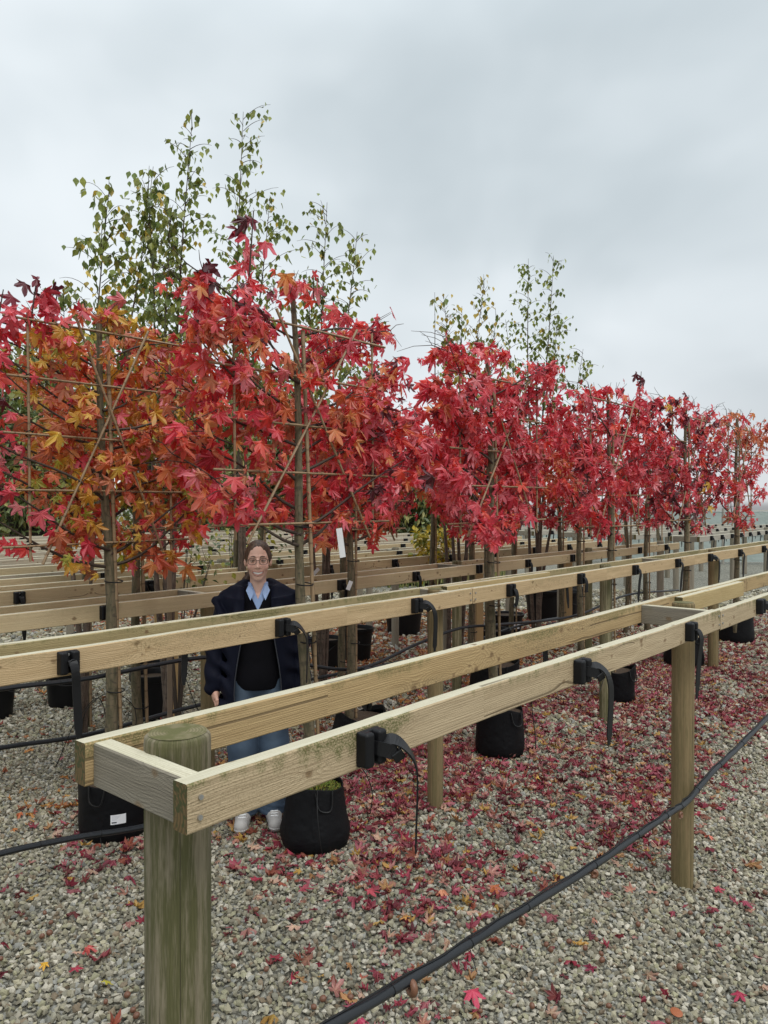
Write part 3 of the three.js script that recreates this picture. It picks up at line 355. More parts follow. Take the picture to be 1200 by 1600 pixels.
// ------------------------------------------------------------------ pots
function bagPot(name, label, u, v, rb, rt, h, o = {}) { // black planting bag, sides sagging, open at the top
  const r = rng(o.seed ?? 1), y0 = G(u, v), t = thing(name, label, 'plant pot', W(u, v, y0), o.turn ?? 0, o.group), ph = r() * 6;
  const prof = [[0, 0.004], [rb * 0.86, 0.0], [rb * 0.95, 0.015], [rb, 0.055], [rb * 1.01, h * 0.28], [lerp(rb, rt, 0.45), h * 0.5], [lerp(rb, rt, 0.8), h * 0.8], [rt, h], [rt * 1.0, h * 1.02], [rt * 0.955, h * 1.01], [rt * 0.95, h * 0.86]];
  const g = new THREE.LatheGeometry(prof.map(([x, y]) => new THREE.Vector2(x, y)), 48), p = g.attributes.position; for (let i = 0; i < p.count; i++) { const x = p.getX(i), y = p.getY(i), z = p.getZ(i), a = Math.atan2(z, x), k = 1 + (0.018 * Math.sin(a * 7 + ph + y * 14) + 0.014 * Math.sin(a * 3 + ph * 2 + y * 9) + 0.03 * (fbm(Math.cos(a) * 3 + ph, Math.sin(a) * 3, y * 14, 3) - 0.5)) * (o.soft ?? 1); p.setXYZ(i, x * k, y + (y > h * 0.8 ? 0.022 * (o.soft ?? 1) * Math.sin(a * 2 + ph) : 0), z * k); } g.computeVertexNormals();
  part('bag', g, M.bag, t); const sg = new THREE.CircleGeometry(rt * 0.97, 24).rotateX(-Math.PI / 2).translate(0, h * 0.9, 0); part('soil', sg, M.soil, t);
  for (const s of [-1, 1]) { const a = ph + (s > 0 ? Math.PI : 0), c = Math.cos(a), q = Math.sin(a); part('handle', tube(smooth([V3(rt * c - 0.05 * q, h, rt * q + 0.05 * c), V3((rt + 0.02) * c - 0.03 * q, h - 0.09, (rt + 0.02) * q + 0.03 * c), V3((rt + 0.025) * c + 0.03 * q, h - 0.1, (rt + 0.025) * q - 0.03 * c), V3(rt * c + 0.05 * q, h, rt * q - 0.05 * c)], 14), 0.005, 5), M.wire, t); }
  if (o.moss) { const im = shade(new THREE.InstancedMesh(new THREE.ConeGeometry(0.006, 0.03, 4), M.moss, 420)), m4 = new THREE.Matrix4(), q = new THREE.Quaternion(), c = new THREE.Color(); for (let i = 0; i < 420; i++) { const a = r() * 6.28, d = Math.sqrt(r()) * rt * 0.9; q.setFromEuler(new THREE.Euler((r() - 0.5) * 2.2, r() * 6, (r() - 0.5) * 2.2)); m4.compose(V3(Math.cos(a) * d, h * 0.91 + 0.035 * (1 - d / rt) + r() * 0.01, Math.sin(a) * d), q, V3(1, 1, 1)); im.setMatrixAt(i, m4); im.setColorAt(i, c.setRGB(0.8 + r() * 0.7, 0.8 + r() * 0.5, 0.8)); } im.name = 'moss'; im.userData.kind = 'stuff'; t.add(im); }
  return t;
}
const stickerTex = (() => { const c = document.createElement('canvas'); c.width = 256; c.height = 160; const x = c.getContext('2d'); x.fillStyle = '#e6e6e8'; x.fillRect(0, 0, 256, 160); x.fillStyle = '#b9bcc4'; for (let i = 0; i < 4; i++) x.fillRect(18, 22 + i * 20, 150 - i * 22, 6); x.fillStyle = '#3a3f48'; x.fillRect(18, 118, 84, 22); const t = new THREE.CanvasTexture(c); t.colorSpace = THREE.SRGBColorSpace; return t; })();
const stickerMat = new THREE.MeshStandardMaterial({ map: stickerTex, roughness: 0.45 });
function sticker(t, rad, y, ang, w = 0.085, h = 0.055) { const g = new THREE.CylinderGeometry(rad, rad, h, 8, 1, true, ang - w / rad / 2, w / rad); part('label', g, stickerMat, t).position.y = y; }
const rigidGeo = (rt, h) => { const prof = [[0, 0.002], [rt * 0.76, 0], [rt * 0.78, 0.012], [rt * 0.93, h * 0.84], [rt * 0.94, h * 0.85], [rt, h * 0.86], [rt * 1.02, h * 0.99], [rt * 1.0, h], [rt * 0.95, h * 0.99], [rt * 0.91, h * 0.86]]; return new THREE.LatheGeometry(prof.map(([x, y]) => new THREE.Vector2(x, y)), 36); };
function rigidPot(label, u, v, rt, h, o = {}) {
  const t = thing('plant_pot', label, 'plant pot', W(u, v, G(u, v)), o.turn ?? 0, o.group); part('pot_body', rigidGeo(rt, h), M.plastic, t); part('soil', new THREE.CircleGeometry(rt * 0.93, 20).rotateX(-Math.PI / 2).translate(0, h * 0.88, 0), M.soil, t);
  part('handle', tube(smooth([V3(-rt * 1.02, h * 0.92, 0), V3(-rt * 0.6, h * 0.6, rt * 0.95), V3(rt * 0.5, h * 0.55, rt * 1.0), V3(rt * 1.02, h * 0.92, 0)], 16), 0.005, 5), M.wire, t); return t;
}
bagPot('plant_bag', 'wide black planting bag with moss on top, beside the person\'s feet', 3.08, 3.17, 0.2, 0.16, 0.345, { seed: 3, soft: 0.6, moss: true });
bagPot('plant_bag', 'sagging black planting bag with a thin wire loop in the red leaf litter', 5.1, 3.2, 0.188, 0.18, 0.36, { seed: 5, soft: 1.3 });
bagPot('plant_bag', 'creased black planting bag below the bright red tree', 7.22, 3.18, 0.165, 0.17, 0.33, { seed: 8, soft: 1.5 });
bagPot('plant_bag', 'rounded black planting bag partly behind the second post of the near bed', 9.35, 3.28, 0.23, 0.19, 0.4, { seed: 9, soft: 1 });
bagPot('plant_bag', 'black planting bag with small white tags by the far end of the near bed', 11.35, 3.28, 0.24, 0.23, 0.4, { seed: 10, soft: 0.7 });
{ const t = bagPot('plant_bag', 'straight black planting bag with white label under the end of the near bed', 2.42, 4.2, 0.205, 0.205, 0.34, { seed: 12, soft: 0.7 }); sticker(t, 0.212, 0.15, 0.42); }
bagPot('plant_bag', 'slumped black planting bag below the tree with the white tag', 4.6, 4.2, 0.26, 0.2, 0.24, { seed: 14, soft: 2 });
bagPot('plant_bag', 'black planting bag behind the scarlet tree, its top just showing', 6.6, 4.2, 0.25, 0.24, 0.36, { seed: 15, soft: 1 });
[['black pot with an open rim near the left edge of the yard', 3.65, 7.2, 0.22, 0.43], ['black pot cut off by the left edge of the picture', 3.0, 7.3, 0.2, 0.42], ['tall black pot behind the orange brown square stake', 3.9, 6.12, 0.2, 0.42], ['black pot just behind the one by the square stake', 4.2, 6.55, 0.2, 0.42], ['black pot with loose wires right of the tall trunk', 6.4, 6.4, 0.2, 0.38], ['black pot half hidden behind the double trunk', 7.05, 6.5, 0.2, 0.42], ['black pot with a bucket handle left of the second bed post', 8.82, 7.2, 0.3, 0.5], ['black pot standing free on the orange leaf litter', 11.4, 6.3, 0.33, 0.52], ['black pot with a white label behind the crimson tree', 9.9, 6.1, 0.26, 0.3], ['black pot low behind the green post', 8.3, 5.3, 0.22, 0.36], ['black pot behind the bright red tree trunk', 11.9, 6.2, 0.28, 0.45], ['black pot under the fourth bed left of the stake', 4.1, 8.3, 0.22, 0.4], ['black pot with a white sticker below the third bed, left side', 4.6, 8.5, 0.24, 0.42], ['black pot at the left behind the person\'s shoulder', 6.1, 8.4, 0.22, 0.4], ['black pot between the trunks right of the person', 7.9, 8.3, 0.24, 0.42], ['far black pot under the fifth bed near the middle', 9.2, 8.4, 0.24, 0.42], ['far black pot next to the free standing one', 12.6, 6.5, 0.3, 0.45]].forEach(([label, u, v, rt, h], i) => { const t = rigidPot(label, u, v, rt, h, { turn: i * 1.3 + 0.4 }); if (/label|sticker/.test(label)) sticker(t, rt * 0.95, h * 0.45, 0.5 - (i * 1.3 + 0.4), 0.1, 0.07); });

// ------------------------------------------------------------------ stakes, hoses, wires, tags
function stake(label, u, v, w, h, mat = M.stake) { solo('wooden_stake', rbox(w, h, w, 0.006, 0, h / 2 - 0.05, 0).rotateY(0.3), mat, label, 'stake').position.copy(W(u, v, G(u, v))); }
stake('orange brown square stake in front of the tall black pot', 4.02, 5.97, 0.085, 1.3); stake('square stake next to the pot with the open rim', 4.6, 7.1, 0.09, 1.3); stake('thin grey square stake right of the leaning trunk', 3.3, 4.95, 0.035, 1.5, std([0.26, 0.2, 0.14], 0.9)); stake('orange brown square stake behind the crimson tree trunk', 7.5, 5.0, 0.09, 1.35); stake('orange brown square stake behind the bright red tree', 9.6, 4.95, 0.1, 1.35);
function hose(label, pts, rad, o = {}) {
  const t = thing('irrigation_hose', label, 'hose'), curve = smooth(pts, o.n ?? 60); part('pipe', tube(curve, rad, 10), M.hose, t);
  if (o.wire) part('drip_wire', tube(curve.map((p, i) => V3(p.x + 0.006 * Math.sin(i * 1.3), p.y + rad + 0.002 + 0.007 * Math.max(0, Math.sin(i * 0.7)), p.z)), 0.0028, 5), M.wire, t);
  const ties = []; for (let i = 5; i < curve.length - 4; i += o.tie ?? 7) { const d = curve[i + 1].clone().sub(curve[i]).normalize(); ties.push(new THREE.TorusGeometry(rad + 0.0006, 0.0016, 5, 12).applyQuaternion(new THREE.Quaternion().setFromUnitVectors(Zp, d)).translate(curve[i].x, curve[i].y, curve[i].z)); if (i % 2) ties.push(tube([curve[i].clone().add(V3(0, -rad, 0)), curve[i].clone().add(V3(0.02, -rad - 0.06, 0.03))], 0.0018, 4)); }
  for (const g of ties) part('cable_tie', g, M.wire, t); return t;
}
const HV = 1.4, k1 = HV / 1.22, hp = (u, h) => W(u * k1, HV, EYE - (EYE - h) * k1);
hose('thick black irrigation hose sagging across the gravel in the foreground', [hp(0.7, 0.83), hp(1.23, 0.765), hp(1.68, 0.72), hp(2.01, 0.695), hp(2.56, 0.65), hp(3.0, 0.628), hp(3.34, 0.61), hp(3.5, 0.6), hp(3.85, 0.64), hp(4.25, 0.66), hp(4.86, 0.7), hp(6, 0.72)], 0.0155, { wire: true, n: 90 });
hose('black irrigation hose with an elbow, below the left end of the near bed', [W(1.2, 3.75, 0.3), W(1.58, 3.75, 0.285), W(1.93, 3.75, 0.24), W(2.33, 3.75, 0.17), W(2.9, 3.78, 0.12), W(3.6, 3.85, 0.08)], 0.0155, { n: 40 });
hose('black irrigation hose running behind the second bed at knee height', [W(0.8, 4.3, 0.95), W(1.8, 4.3, 0.94), W(2.28, 4.3, 0.91), W(3.17, 4.3, 0.905), W(3.9, 4.3, 0.75), W(4.69, 4.3, 0.58), W(5.49, 4.3, 0.68), W(6.14, 4.3, 0.735), W(6.78, 4.3, 0.69), W(8.56, 4.3, 0.59), W(10, 4.3, 0.7), W(12, 4.3, 0.6)], 0.014, { n: 90, tie: 9 });
hose('black hose lying low between the third and fourth beds', [W(1.5, 5.2, 0.36), W(2.17, 5.2, 0.34), W(2.75, 5.2, 0.29), W(3.67, 5.2, 0.31), W(5, 5.2, 0.3), W(7, 5.2, 0.25), W(9, 5.2, 0.35), W(12, 5.2, 0.2)], 0.016, { n: 60, tie: 10 });
function wireLoop(label, pts, rad = 0.003) { solo('drip_line', tube(smooth(pts, 40), rad, 5), M.wire, label, 'wire'); }
wireLoop('thin black wire coiled in two loops near the left hose', [W(2.5, 5.1, 0.15), W(2.55, 4.9, 0.5), W(2.7, 4.9, 0.62), W(2.75, 4.9, 0.4), W(2.6, 4.9, 0.3), W(2.6, 4.88, 0.55), W(2.75, 4.85, 0.65), W(2.95, 4.85, 0.5), W(2.85, 4.8, 0.05)]);
wireLoop('thin wire curving from the mossy bag to the gravel', [W(3.2, 3.1, 0.36), W(3.32, 3.05, 0.4), W(3.38, 3.0, 0.25), W(3.36, 3.0, 0.12)]);
wireLoop('thin wire arched over the side of the mossy bag', [W(2.98, 3.05, 0.36), W(2.9, 2.97, 0.3), W(2.88, 2.93, 0.15), W(2.9, 2.93, 0.06)]);
wireLoop('thin wire hanging beside the sagging bag', [W(5.4, 3.1, 0.7), W(5.42, 3.1, 0.3), W(5.38, 3.05, 0.12), W(5.3, 3.0, 0.02)], 0.004);
wireLoop('thin wire arch left of the white sneakers', [W(3.3, 4.8, 0.75), W(3.4, 4.7, 0.4), W(3.55, 4.7, 0.3), W(3.7, 4.7, 0.7)]);
wireLoop('long black drip wire leaning by the creased bag', [W(6.2, 2.9, 0.3), W(6.4, 2.9, 0.55), W(6.7, 3.0, 0.6), W(6.9, 3.1, 0.3)]);
wireLoop('tangle of drip wire by the double trunk', [W(4.9, 4.4, 0.2), W(5.1, 4.5, 0.55), W(5.4, 4.5, 0.45), W(5.3, 4.4, 0.15), W(5.7, 4.5, 0.2)]);
function paperTag(label, u, v, y, h, tilt) { const t = solo('plant_tag', box(0.034, h, 0.002, 0, -h / 2, 0), M.white, label, 'tag'); t.position.copy(W(u, v, y)); t.rotation.set(0.1, PHI - 0.5, tilt); }
paperTag('long white paper tag hanging from the lowest cane beside the person', 3.06, 2.96, 1.81, 0.165, 0.13); paperTag('white paper tag on the clamp of the trunk right of the person', 4.46, 4.18, 1.33, 0.075, -0.4); paperTag('white paper tag dangling below the second bed by the crimson trunk', 6.42, 4.2, 1.18, 0.2, -0.05); paperTag('white paper tag at the thin trunk behind the large red tree', 5.2, 5.3, 1.32, 0.08, -0.8);

// ------------------------------------------------------------------ fallen leaves, nuts, snails
const carpet = (u, v) => { const n = fbm(u * 1.3 + 4, v * 1.6 + 1, 0, 3); const along = step(1.7, 4.6, u), band = step(1.55, 2.35, v) * (1 - step(3.9, 5.2, v)); const near = step(1.2, 2.4, v) * step(1.6, 2.6, u) * (1 - step(4.1, 5.5, v)); return clamp(along * band * clamp(0.45 + 2.8 * (n - 0.35), 0.2, 1) + near * 0.32 * step(0.42, 0.62, n), 0, 1); };
{
  const r = rng(5), pts = []; let guard = 0;
  while (pts.length < 39000 && guard++ < 2000000) { const q = r(), z = -(1.9 + 12 * Math.pow(q, 0.9)), x = (r() * 2 - 1) * (-z * 0.53 + 0.2), [u, v] = toUV(x, z); let p = carpet(u, v) * 0.9 + 0.018 + (v > 4.8 && u > 5 ? 0.6 * step(5, 8.5, u) : 0); if (v < 1.6) p = 0.026 * (0.4 + 1.2 * fbm(u * 2, v * 2, 1, 2)); if (r() < p * (-z / 8)) pts.push([x, z, u, v]); }
  const root = thing('fallen_leaves', 'carpet of fallen red and orange leaves on the gravel', null); root.userData.kind = 'stuff'; const c = new THREE.Color(), pal = ['#7d2334', '#8f3344', '#6a1d2b', '#a05560', '#b07672', '#8f4636', '#a8764f', '#9c4456', '#58181f', '#b08444', '#86323a', '#a87064', '#b98f80', '#6e2a2a', '#94263c'], old = ['#b5763c', '#a8663a', '#c08a50', '#8a4a30', '#a04a3a'];
  const mat = leafMat([1, 1, 1], { transmission: 0.15, roughness: 0.6 });
  for (let k = 0; k < 4; k++) { const list = pts.filter((_, i) => i % 4 === k), im = shade(new THREE.InstancedMesh(DRY[k], mat, list.length)), m4 = new THREE.Matrix4(), q = new THREE.Quaternion(); im.name = 'leaf_litter'; im.userData.kind = 'stuff'; list.forEach(([x, z, u, v], i) => { const s = 0.05 + 0.075 * Math.pow(r(), 1.1); q.setFromEuler(new THREE.Euler(-Math.PI / 2 + (r() - 0.5) * 0.75, (r() - 0.5) * 0.75, r() * 6.28, 'XYZ')); q.premultiply(new THREE.Quaternion().setFromAxisAngle(V3(0, 1, 0), r() * 6.28)); const f = r(); m4.compose(V3(x, G(u, v) + 0.013 + r() * 0.014, z), q, V3(s * (f < 0.4 ? 0.35 + r() * 0.35 : 0.8 + r() * 0.25), s * (f > 0.75 ? 0.5 : 1), s)); im.setMatrixAt(i, m4); const P = v > 4.6 && r() < 0.75 ? old : pal, h = hex(P[Math.floor(r() * P.length)]), b = 0.8 + r() * 0.4; im.setColorAt(i, c.setRGB(h[0] * b, h[1] * b, h[2] * b)); }); root.add(im); }
  // the large near ones, one by one
  const at = (px, py) => { const d = V3((px - 600) / F, -(py - 800) / F, -1).applyEuler(camera.rotation); let t = 2; for (let i = 0; i < 30; i++) { const [u, v] = toUV(d.x * t, d.z * t); t = (G(u, v) + 0.03 - EYE) / d.y; } return V3(d.x * t, G(...toUV(d.x * t, d.z * t)) + 0.034, d.z * t); };
  [[738, 1550, 0.1, '#c23a58', 'large bright pink red leaf lying below the foreground hose', 0.3], [1162, 1410, 0.085, '#8c2440', 'dark wine red leaf on the gravel right of the near post', 1.2], [1108, 1306, 0.075, '#d0705e', 'pale salmon leaf beside the near post above the hose', 2.2], [1120, 1388, 0.07, '#9c2038', 'flat dark red leaf just right of the near post foot', 0.2], [893, 1503, 0.085, '#8e1c34', 'curled dark red leaf on open gravel below the hose', 2.8], [926, 1513, 0.07, '#7c1a3a', 'small purple red leaf touching the curled dark red one', 4], [1157, 1553, 0.065, '#a82c4c', 'small pink star leaf near the lower right corner', 5], [576, 1392, 0.085, '#b03a4a', 'upright curled red leaf below the mossy bag', 2], [690, 1392, 0.08, '#d08468', 'pale orange pink star leaf right of the hanging strap', 1], [773, 1386, 0.09, '#a8542c', 'orange brown leaf right of the strap tail', 0.6], [135, 1482, 0.07, '#b84a48', 'salmon star leaf left of the mossy post', 1.7], [70, 1506, 0.045, '#d09a30', 'small golden leaf near the lower left corner', 0.4], [165, 1535, 0.055, '#a8962c', 'yellow green leaf scrap left of the mossy post foot', 2.4], [117, 1515, 0.06, '#a02840', 'crumpled red leaf between the golden scraps', 3.3], [32, 1270, 0.075, '#b8603c', 'orange leaf on the bare gravel at the left edge', 5.2], [430, 1497, 0.07, '#8c2034', 'crumpled dark red leaf on the gravel right of the mossy post', 3], [562, 1595, 0.07, '#b8385c', 'pink leaf at the very bottom beside the hose', 1], [635, 1433, 0.06, '#c08448', 'ochre curled leaf in the middle of the gravel', 4.2], [838, 1215 , 0.07, '#d0a040', 'golden leaf at the edge of the red litter', 2]].forEach(([px, py, s, h, label, a], i) => { const m = solo('fallen_leaf', STAR[i % 6], leafMat(hex(h), { transmission: 0.15 }), label, 'leaf'); m.position.copy(at(px, py)); m.rotation.set(-Math.PI / 2 + 0.35 * Math.sin(a * 3), 0.3 * Math.cos(a * 5), a); m.rotation.order = 'YXZ'; m.rotation.y = a; m.rotation.z = 0.3 * Math.cos(a * 5); m.scale.setScalar(s * 1.25); });
  solo('fallen_leaf', new THREE.SphereGeometry(0.024, 14, 8).scale(1, 0.16, 1.35), leafMat(hex('#9c5a38'), { vertexColors: false, transmission: 0 }), 'rounded orange brown leaf at the bottom right corner', 'leaf').position.copy(at(1057, 1583));
  // nuts
  const nuts = shade(new THREE.InstancedMesh(new THREE.SphereGeometry(0.0115, 10, 8).scale(1, 0.9, 1.1), std([0.16, 0.07, 0.04], 0.45), 64)); nuts.name = numbered('fallen_nuts'); tag(nuts, 'small brown nuts scattered over the gravel', null, null, 'stuff'); const m4 = new THREE.Matrix4(), q = new THREE.Quaternion(); for (let i = 0; i < 64; i++) { const p = at(r() * 1200, 1390 + r() * 215); q.setFromEuler(new THREE.Euler(r() * 6, r() * 6, r() * 6)); const s = 0.7 + r() * 0.55; m4.compose(p.add(V3(0, -0.006, 0)), q, V3(s, s, s)); nuts.setMatrixAt(i, m4); } scene.add(nuts);
}
{ // snails on the hose
  const sp = [], rr = []; for (let i = 0; i <= 60; i++) { const a = i * 0.3, d = 0.0115 * Math.pow(i / 60, 1.1); sp.push(V3(Math.cos(a) * d, Math.sin(a) * d, 0.006 * (1 - i / 60))); rr.push(0.001 + 0.0078 * Math.pow(i / 60, 1.1)); } const shell = tube(sp, rr, 8), mat = std([0.17, 0.075, 0.04], 0.45), foot = rbox(0.03, 0.006, 0.01, 0.003, 0, -0.016, 0);
  [[1.52, 0.735, 1.35, 'large brown snail under the near part of the foreground hose'], [2.56, 0.643, 1.0, 'brown snail at the middle of the foreground hose'], [3.12, 0.613, 0.9, 'brown snail left of the near post under the hose'], [3.42, 0.588, 0.95, 'brown snail where the hose crosses the near post'], [2.06, 0.68, 0.8, 'small brown snail on the hose between the two larger ones']].forEach(([u, h, s, label]) => { const p = hp(u, h - 0.012).add(V3(0.004, 0, 0.014)), t = thing('snail', label, 'snail', p, 0.5 + u); t.scale.setScalar(s * 1.1); part('shell', shell, mat, t); part('foot', foot, std([0.2, 0.14, 0.09], 0.4), t); });
}

// ------------------------------------------------------------------ birches and other plants further back
const birchLeaf = (() => { const P = [[0, 0, 0], [-0.3, -0.3, 0.08], [-0.36, -0.5, 0.05], [-0.14, -0.82, 0], [0, -1.1, -0.1], [0.14, -0.82, 0], [0.36, -0.5, 0.05], [0.3, -0.3, 0.08]], c = [0, -0.5, -0.04], pos = []; for (let i = 0; i < 8; i++) pos.push(...c, ...P[i], ...P[(i + 1) % 8]); const g = new THREE.BufferGeometry(); g.setAttribute('position', new THREE.Float32BufferAttribute(pos, 3)); g.computeVertexNormals(); return g; })();
const greenLeaf = new THREE.MeshPhysicalMaterial({ color: 0xffffff, roughness: 0.55, transmission: 0.4, thickness: 0, side: THREE.DoubleSide });
function scatter(parent, name, list, geo = birchLeaf, mat = greenLeaf) { const im = shade(new THREE.InstancedMesh(geo, mat, list.length)), c = new THREE.Color(); im.name = name; im.userData.kind = 'stuff'; list.forEach(([m, h], i) => { im.setMatrixAt(i, m); im.setColorAt(i, c.setRGB(...h)); }); parent.add(im); return im; }
const GREENS = [[0.17, 0.21, 0.035], [0.12, 0.165, 0.032], [0.25, 0.27, 0.05], [0.08, 0.115, 0.03]], GOLDS = [[0.42, 0.29, 0.03], [0.5, 0.36, 0.05], [0.22, 0.2, 0.03]];
function birch(label, px, pz, o) { // stems: list of [dx at top, height]; drawn at a lens-plane position given in metres right of and in front of the eye
  const r = rng(o.seed), [u, v] = toUV(px, -pz), t = thing('birch_tree', label, 'tree', V3(px, G(u, v), -pz)), L = [];
  o.stems.forEach(([dx, h, dz = 0], s) => {
    const pts = []; for (let i = 0; i <= 14; i++) { const q = i / 14; pts.push(V3(dx * Math.pow(q, 1.25) + 0.03 * Math.sin(q * 7 + s), h * q, dz * q + 0.03 * Math.cos(q * 6 + s * 2))); } const r0 = o.r0 ?? 0.03; part('stem', tube(pts, pts.map((_, i) => r0 * Math.pow(1 - i / 14.5, 1.25) + 0.0015), 7), BARK.birch, t);
    const tw = [], y0 = o.from ?? 2.2, nb = Math.round((h - y0) * (o.rate ?? 9));
    for (let b = 0; b < nb; b++) {
      const y = lerp(y0, h * 0.99, (b + r() * 0.8) / nb), q = y / h, base = pts[Math.min(14, Math.round(q * 14))].clone(); base.y = y; const a = r() * 6.28, len = (1 - q * 0.72) * (o.len ?? 0.85) * (0.35 + r() * 0.65), up = 0.85 + r() * 0.75, pp = []; for (let k = 0; k <= 6; k++) { const w = k / 6; pp.push(base.clone().add(V3(Math.cos(a) * len * w * 1.0, len * (up * w * 0.85 - (o.droop ?? 0.62) * w * w), Math.sin(a) * len * w * 0.8))); } tw.push(tube(pp, pp.map((_, k) => lerp(0.0035, 0.0012, k / 6)), 4, false));
      const n = Math.round(len / (o.gap ?? 0.038)); for (let k = 0; k < n; k++) { if (r() < (o.bare ?? 0.1)) continue; const w = (k + 1) / n, p = pp[Math.round(w * 6)].clone().add(V3((r() - 0.5) * 0.12, (r() - 0.6) * 0.12, (r() - 0.5) * 0.12)), nn = V3(r() - 0.5, (r() - 0.5) * 0.6, r() - 0.3).normalize(), dn = V3((r() - 0.5) * 0.9, -1, (r() - 0.5) * 0.9); dn.addScaledVector(nn, -dn.dot(nn)).normalize(); const yy = dn.clone().negate(), x = V3().crossVectors(yy, nn), sz = (o.leaf ?? 0.058) * (0.65 + r() * 0.6); const gold = r() < (o.gold ?? 0.08) + (o.goldLow ?? 0) * (1 - q); const h3 = (gold ? GOLDS : GREENS)[Math.floor(r() * 3)], bb = 0.75 + r() * 0.6; L.push([new THREE.Matrix4().makeBasis(x.multiplyScalar(sz), yy.multiplyScalar(sz), nn.multiplyScalar(sz)).setPosition(p), [h3[0] * bb, h3[1] * bb, h3[2] * bb]]); }
    }
    if (tw.length) part('twigs', join(tw), BARK.twig, t);
  });
  scatter(t, 'crown', L); return t;
}
birch('tall dark green birch with a slender tip, above the golden tree', -1.77, 6.2, { seed: 1, stems: [[0.22, 4.98], [0.05, 4.3, 0.1], [-0.15, 4.5]], from: 2.4, rate: 26, len: 0.75, gap: 0.02, leaf: 0.055, gold: 0.03 });
birch('tall bright green birch with the highest tip and gold spots', -1.42, 7.4, { seed: 2, stems: [[0.06, 5.68], [0.3, 4.9]], from: 2.4, rate: 19, len: 0.95, gap: 0.026, leaf: 0.062, gold: 0.1 });
birch('yellow green birch left of the dark green one', -2.5, 6.3, { seed: 3, stems: [[0.25, 4.5], [-0.15, 3.7], [0.6, 4.7]], from: 1.7, rate: 23, len: 1.1, gap: 0.026, leaf: 0.065, gold: 0.2, goldLow: 0.2 });
birch('small birch with two thin tips behind the large red tree', -0.62, 7.5, { seed: 4, stems: [[0.05, 4.85], [0.33, 4.58], [-0.15, 4.2]], from: 1.6, rate: 22, len: 0.8, gap: 0.03, leaf: 0.062, gold: 0.08, goldLow: 0.15 });
birch('thin yellowing birch with bare upright stems behind the crimson tree', 0.9, 9.2, { seed: 5, stems: [[0.27, 4.6], [0.0, 4.3], [-0.2, 4.45], [0.45, 4.2]], from: 1.8, rate: 34, len: 0.5, gap: 0.04, leaf: 0.068, gold: 0.6, goldLow: 0.3, bare: 0.2, droop: 0.3 });
birch('thin birch shoot with dark leaves left of the yellowing birch', 0.75, 9.0, { seed: 6, stems: [[-0.18, 4.4]], from: 2.2, rate: 7, len: 0.35, gap: 0.045, leaf: 0.075, gold: 0.05 });
birch('green birch with a drooping side branch, right of the yellowing birch', 2.05, 10.3, { seed: 7, stems: [[-0.15, 5.2], [0.18, 5.25], [0.2, 4.3, 0.2], [0.62, 4.0], [-0.4, 4.4]], from: 2.4, rate: 18, len: 0.85, gap: 0.032, leaf: 0.062, gold: 0.03 });
function bush(name, label, cat, x, z, o) { // many small leaves through a lumpy volume on several stems
  const r = rng(o.seed), t = thing(name, label, cat, V3(x, G(...toUV(x, -z)) * (z < 15 ? 1 : 0), -z)), L = [], lumps = [], tw = [];
  for (let i = 0; i < (o.lumps ?? 14); i++) { const a = r() * 6.28, d = Math.sqrt(r()) * o.w / 2, y = lerp(o.y0 ?? 0.5, o.h, Math.pow(r(), 0.8)), k = 1 - 0.6 * Math.pow(y / o.h, 2); lumps.push([Math.cos(a) * d * k, y, Math.sin(a) * d * 0.7 * k, (o.lump ?? 0.5) * (0.6 + r() * 0.7)]); tw.push(tube(smooth([V3(0, 0, 0), V3(Math.cos(a) * d * k * 0.3, y * 0.5, 0), V3(Math.cos(a) * d * k, y, Math.sin(a) * d * 0.7 * k)], 6), [0.03, 0.027, 0.024, 0.02, 0.015, 0.01, 0.006].map((q) => q * (o.thick ?? 1)), 5, false)); }
  part(o.trunk ?? 'stems', join(tw), BARK.birch, t);
  for (let i = 0; i < o.n; i++) { const q = lumps[Math.floor(r() * lumps.length)], d = V3(r() - 0.5, r() - 0.5, r() - 0.5).normalize().multiplyScalar(q[3] * Math.pow(r(), 0.45)), p = V3(q[0] + d.x, Math.max(0.1, q[1] + d.y), q[2] + d.z), nn = V3(r() - 0.5, r() * 0.8, r() - 0.4).normalize(), dn = V3(r() - 0.5, -0.6, r() - 0.5); dn.addScaledVector(nn, -dn.dot(nn)).normalize(); const yy = dn.negate(), x1 = V3().crossVectors(yy, nn), sz = o.leaf * (0.6 + r() * 0.8), c = o.cols[Math.floor(r() * o.cols.length)], b = 0.7 + r() * 0.6; L.push([new THREE.Matrix4().makeBasis(x1.multiplyScalar(sz * (o.narrow ?? 1)), yy.multiplyScalar(sz), nn.multiplyScalar(sz)).setPosition(p), c.map((k) => k * b)]); }
  scatter(t, 'crown', L); return t;
}
const far = { cols: [[0.14, 0.19, 0.055], [0.19, 0.24, 0.075], [0.1, 0.14, 0.045], [0.25, 0.27, 0.09], [0.34, 0.3, 0.08]], trunk: 'trunk' };
[['dense green conifer at the left edge behind the rail beds', -10.6, 19, 6.2, 4.4, 1], ['pale green willow beside the dense conifer on the left', -8.2, 18, 4.4, 5.2, 2], ['round green tree behind the golden sweet gum', -5.6, 18.5, 4.6, 4.9, 3], ['green tree behind the amber sweet gum', -3.2, 19, 4.2, 4.6, 4], ['low green tree glimpsed beside the person', -1.2, 20, 3.8, 3.6, 5], ['olive green tree at the outer left behind the conifer', -12.5, 21, 5, 5.6, 6], ['yellow green shrub tree behind the large red sweet gum', 0.8, 21, 3, 2.9, 7]].forEach(([label, x, z, w, h, s]) => bush('background_tree', label, 'tree', x, z, { ...far, seed: 200 + s, w, h, n: 7500, leaf: 0.2, lumps: 34, lump: 0.8, thick: 2.4, narrow: 0.55, y0: 0.4 }));
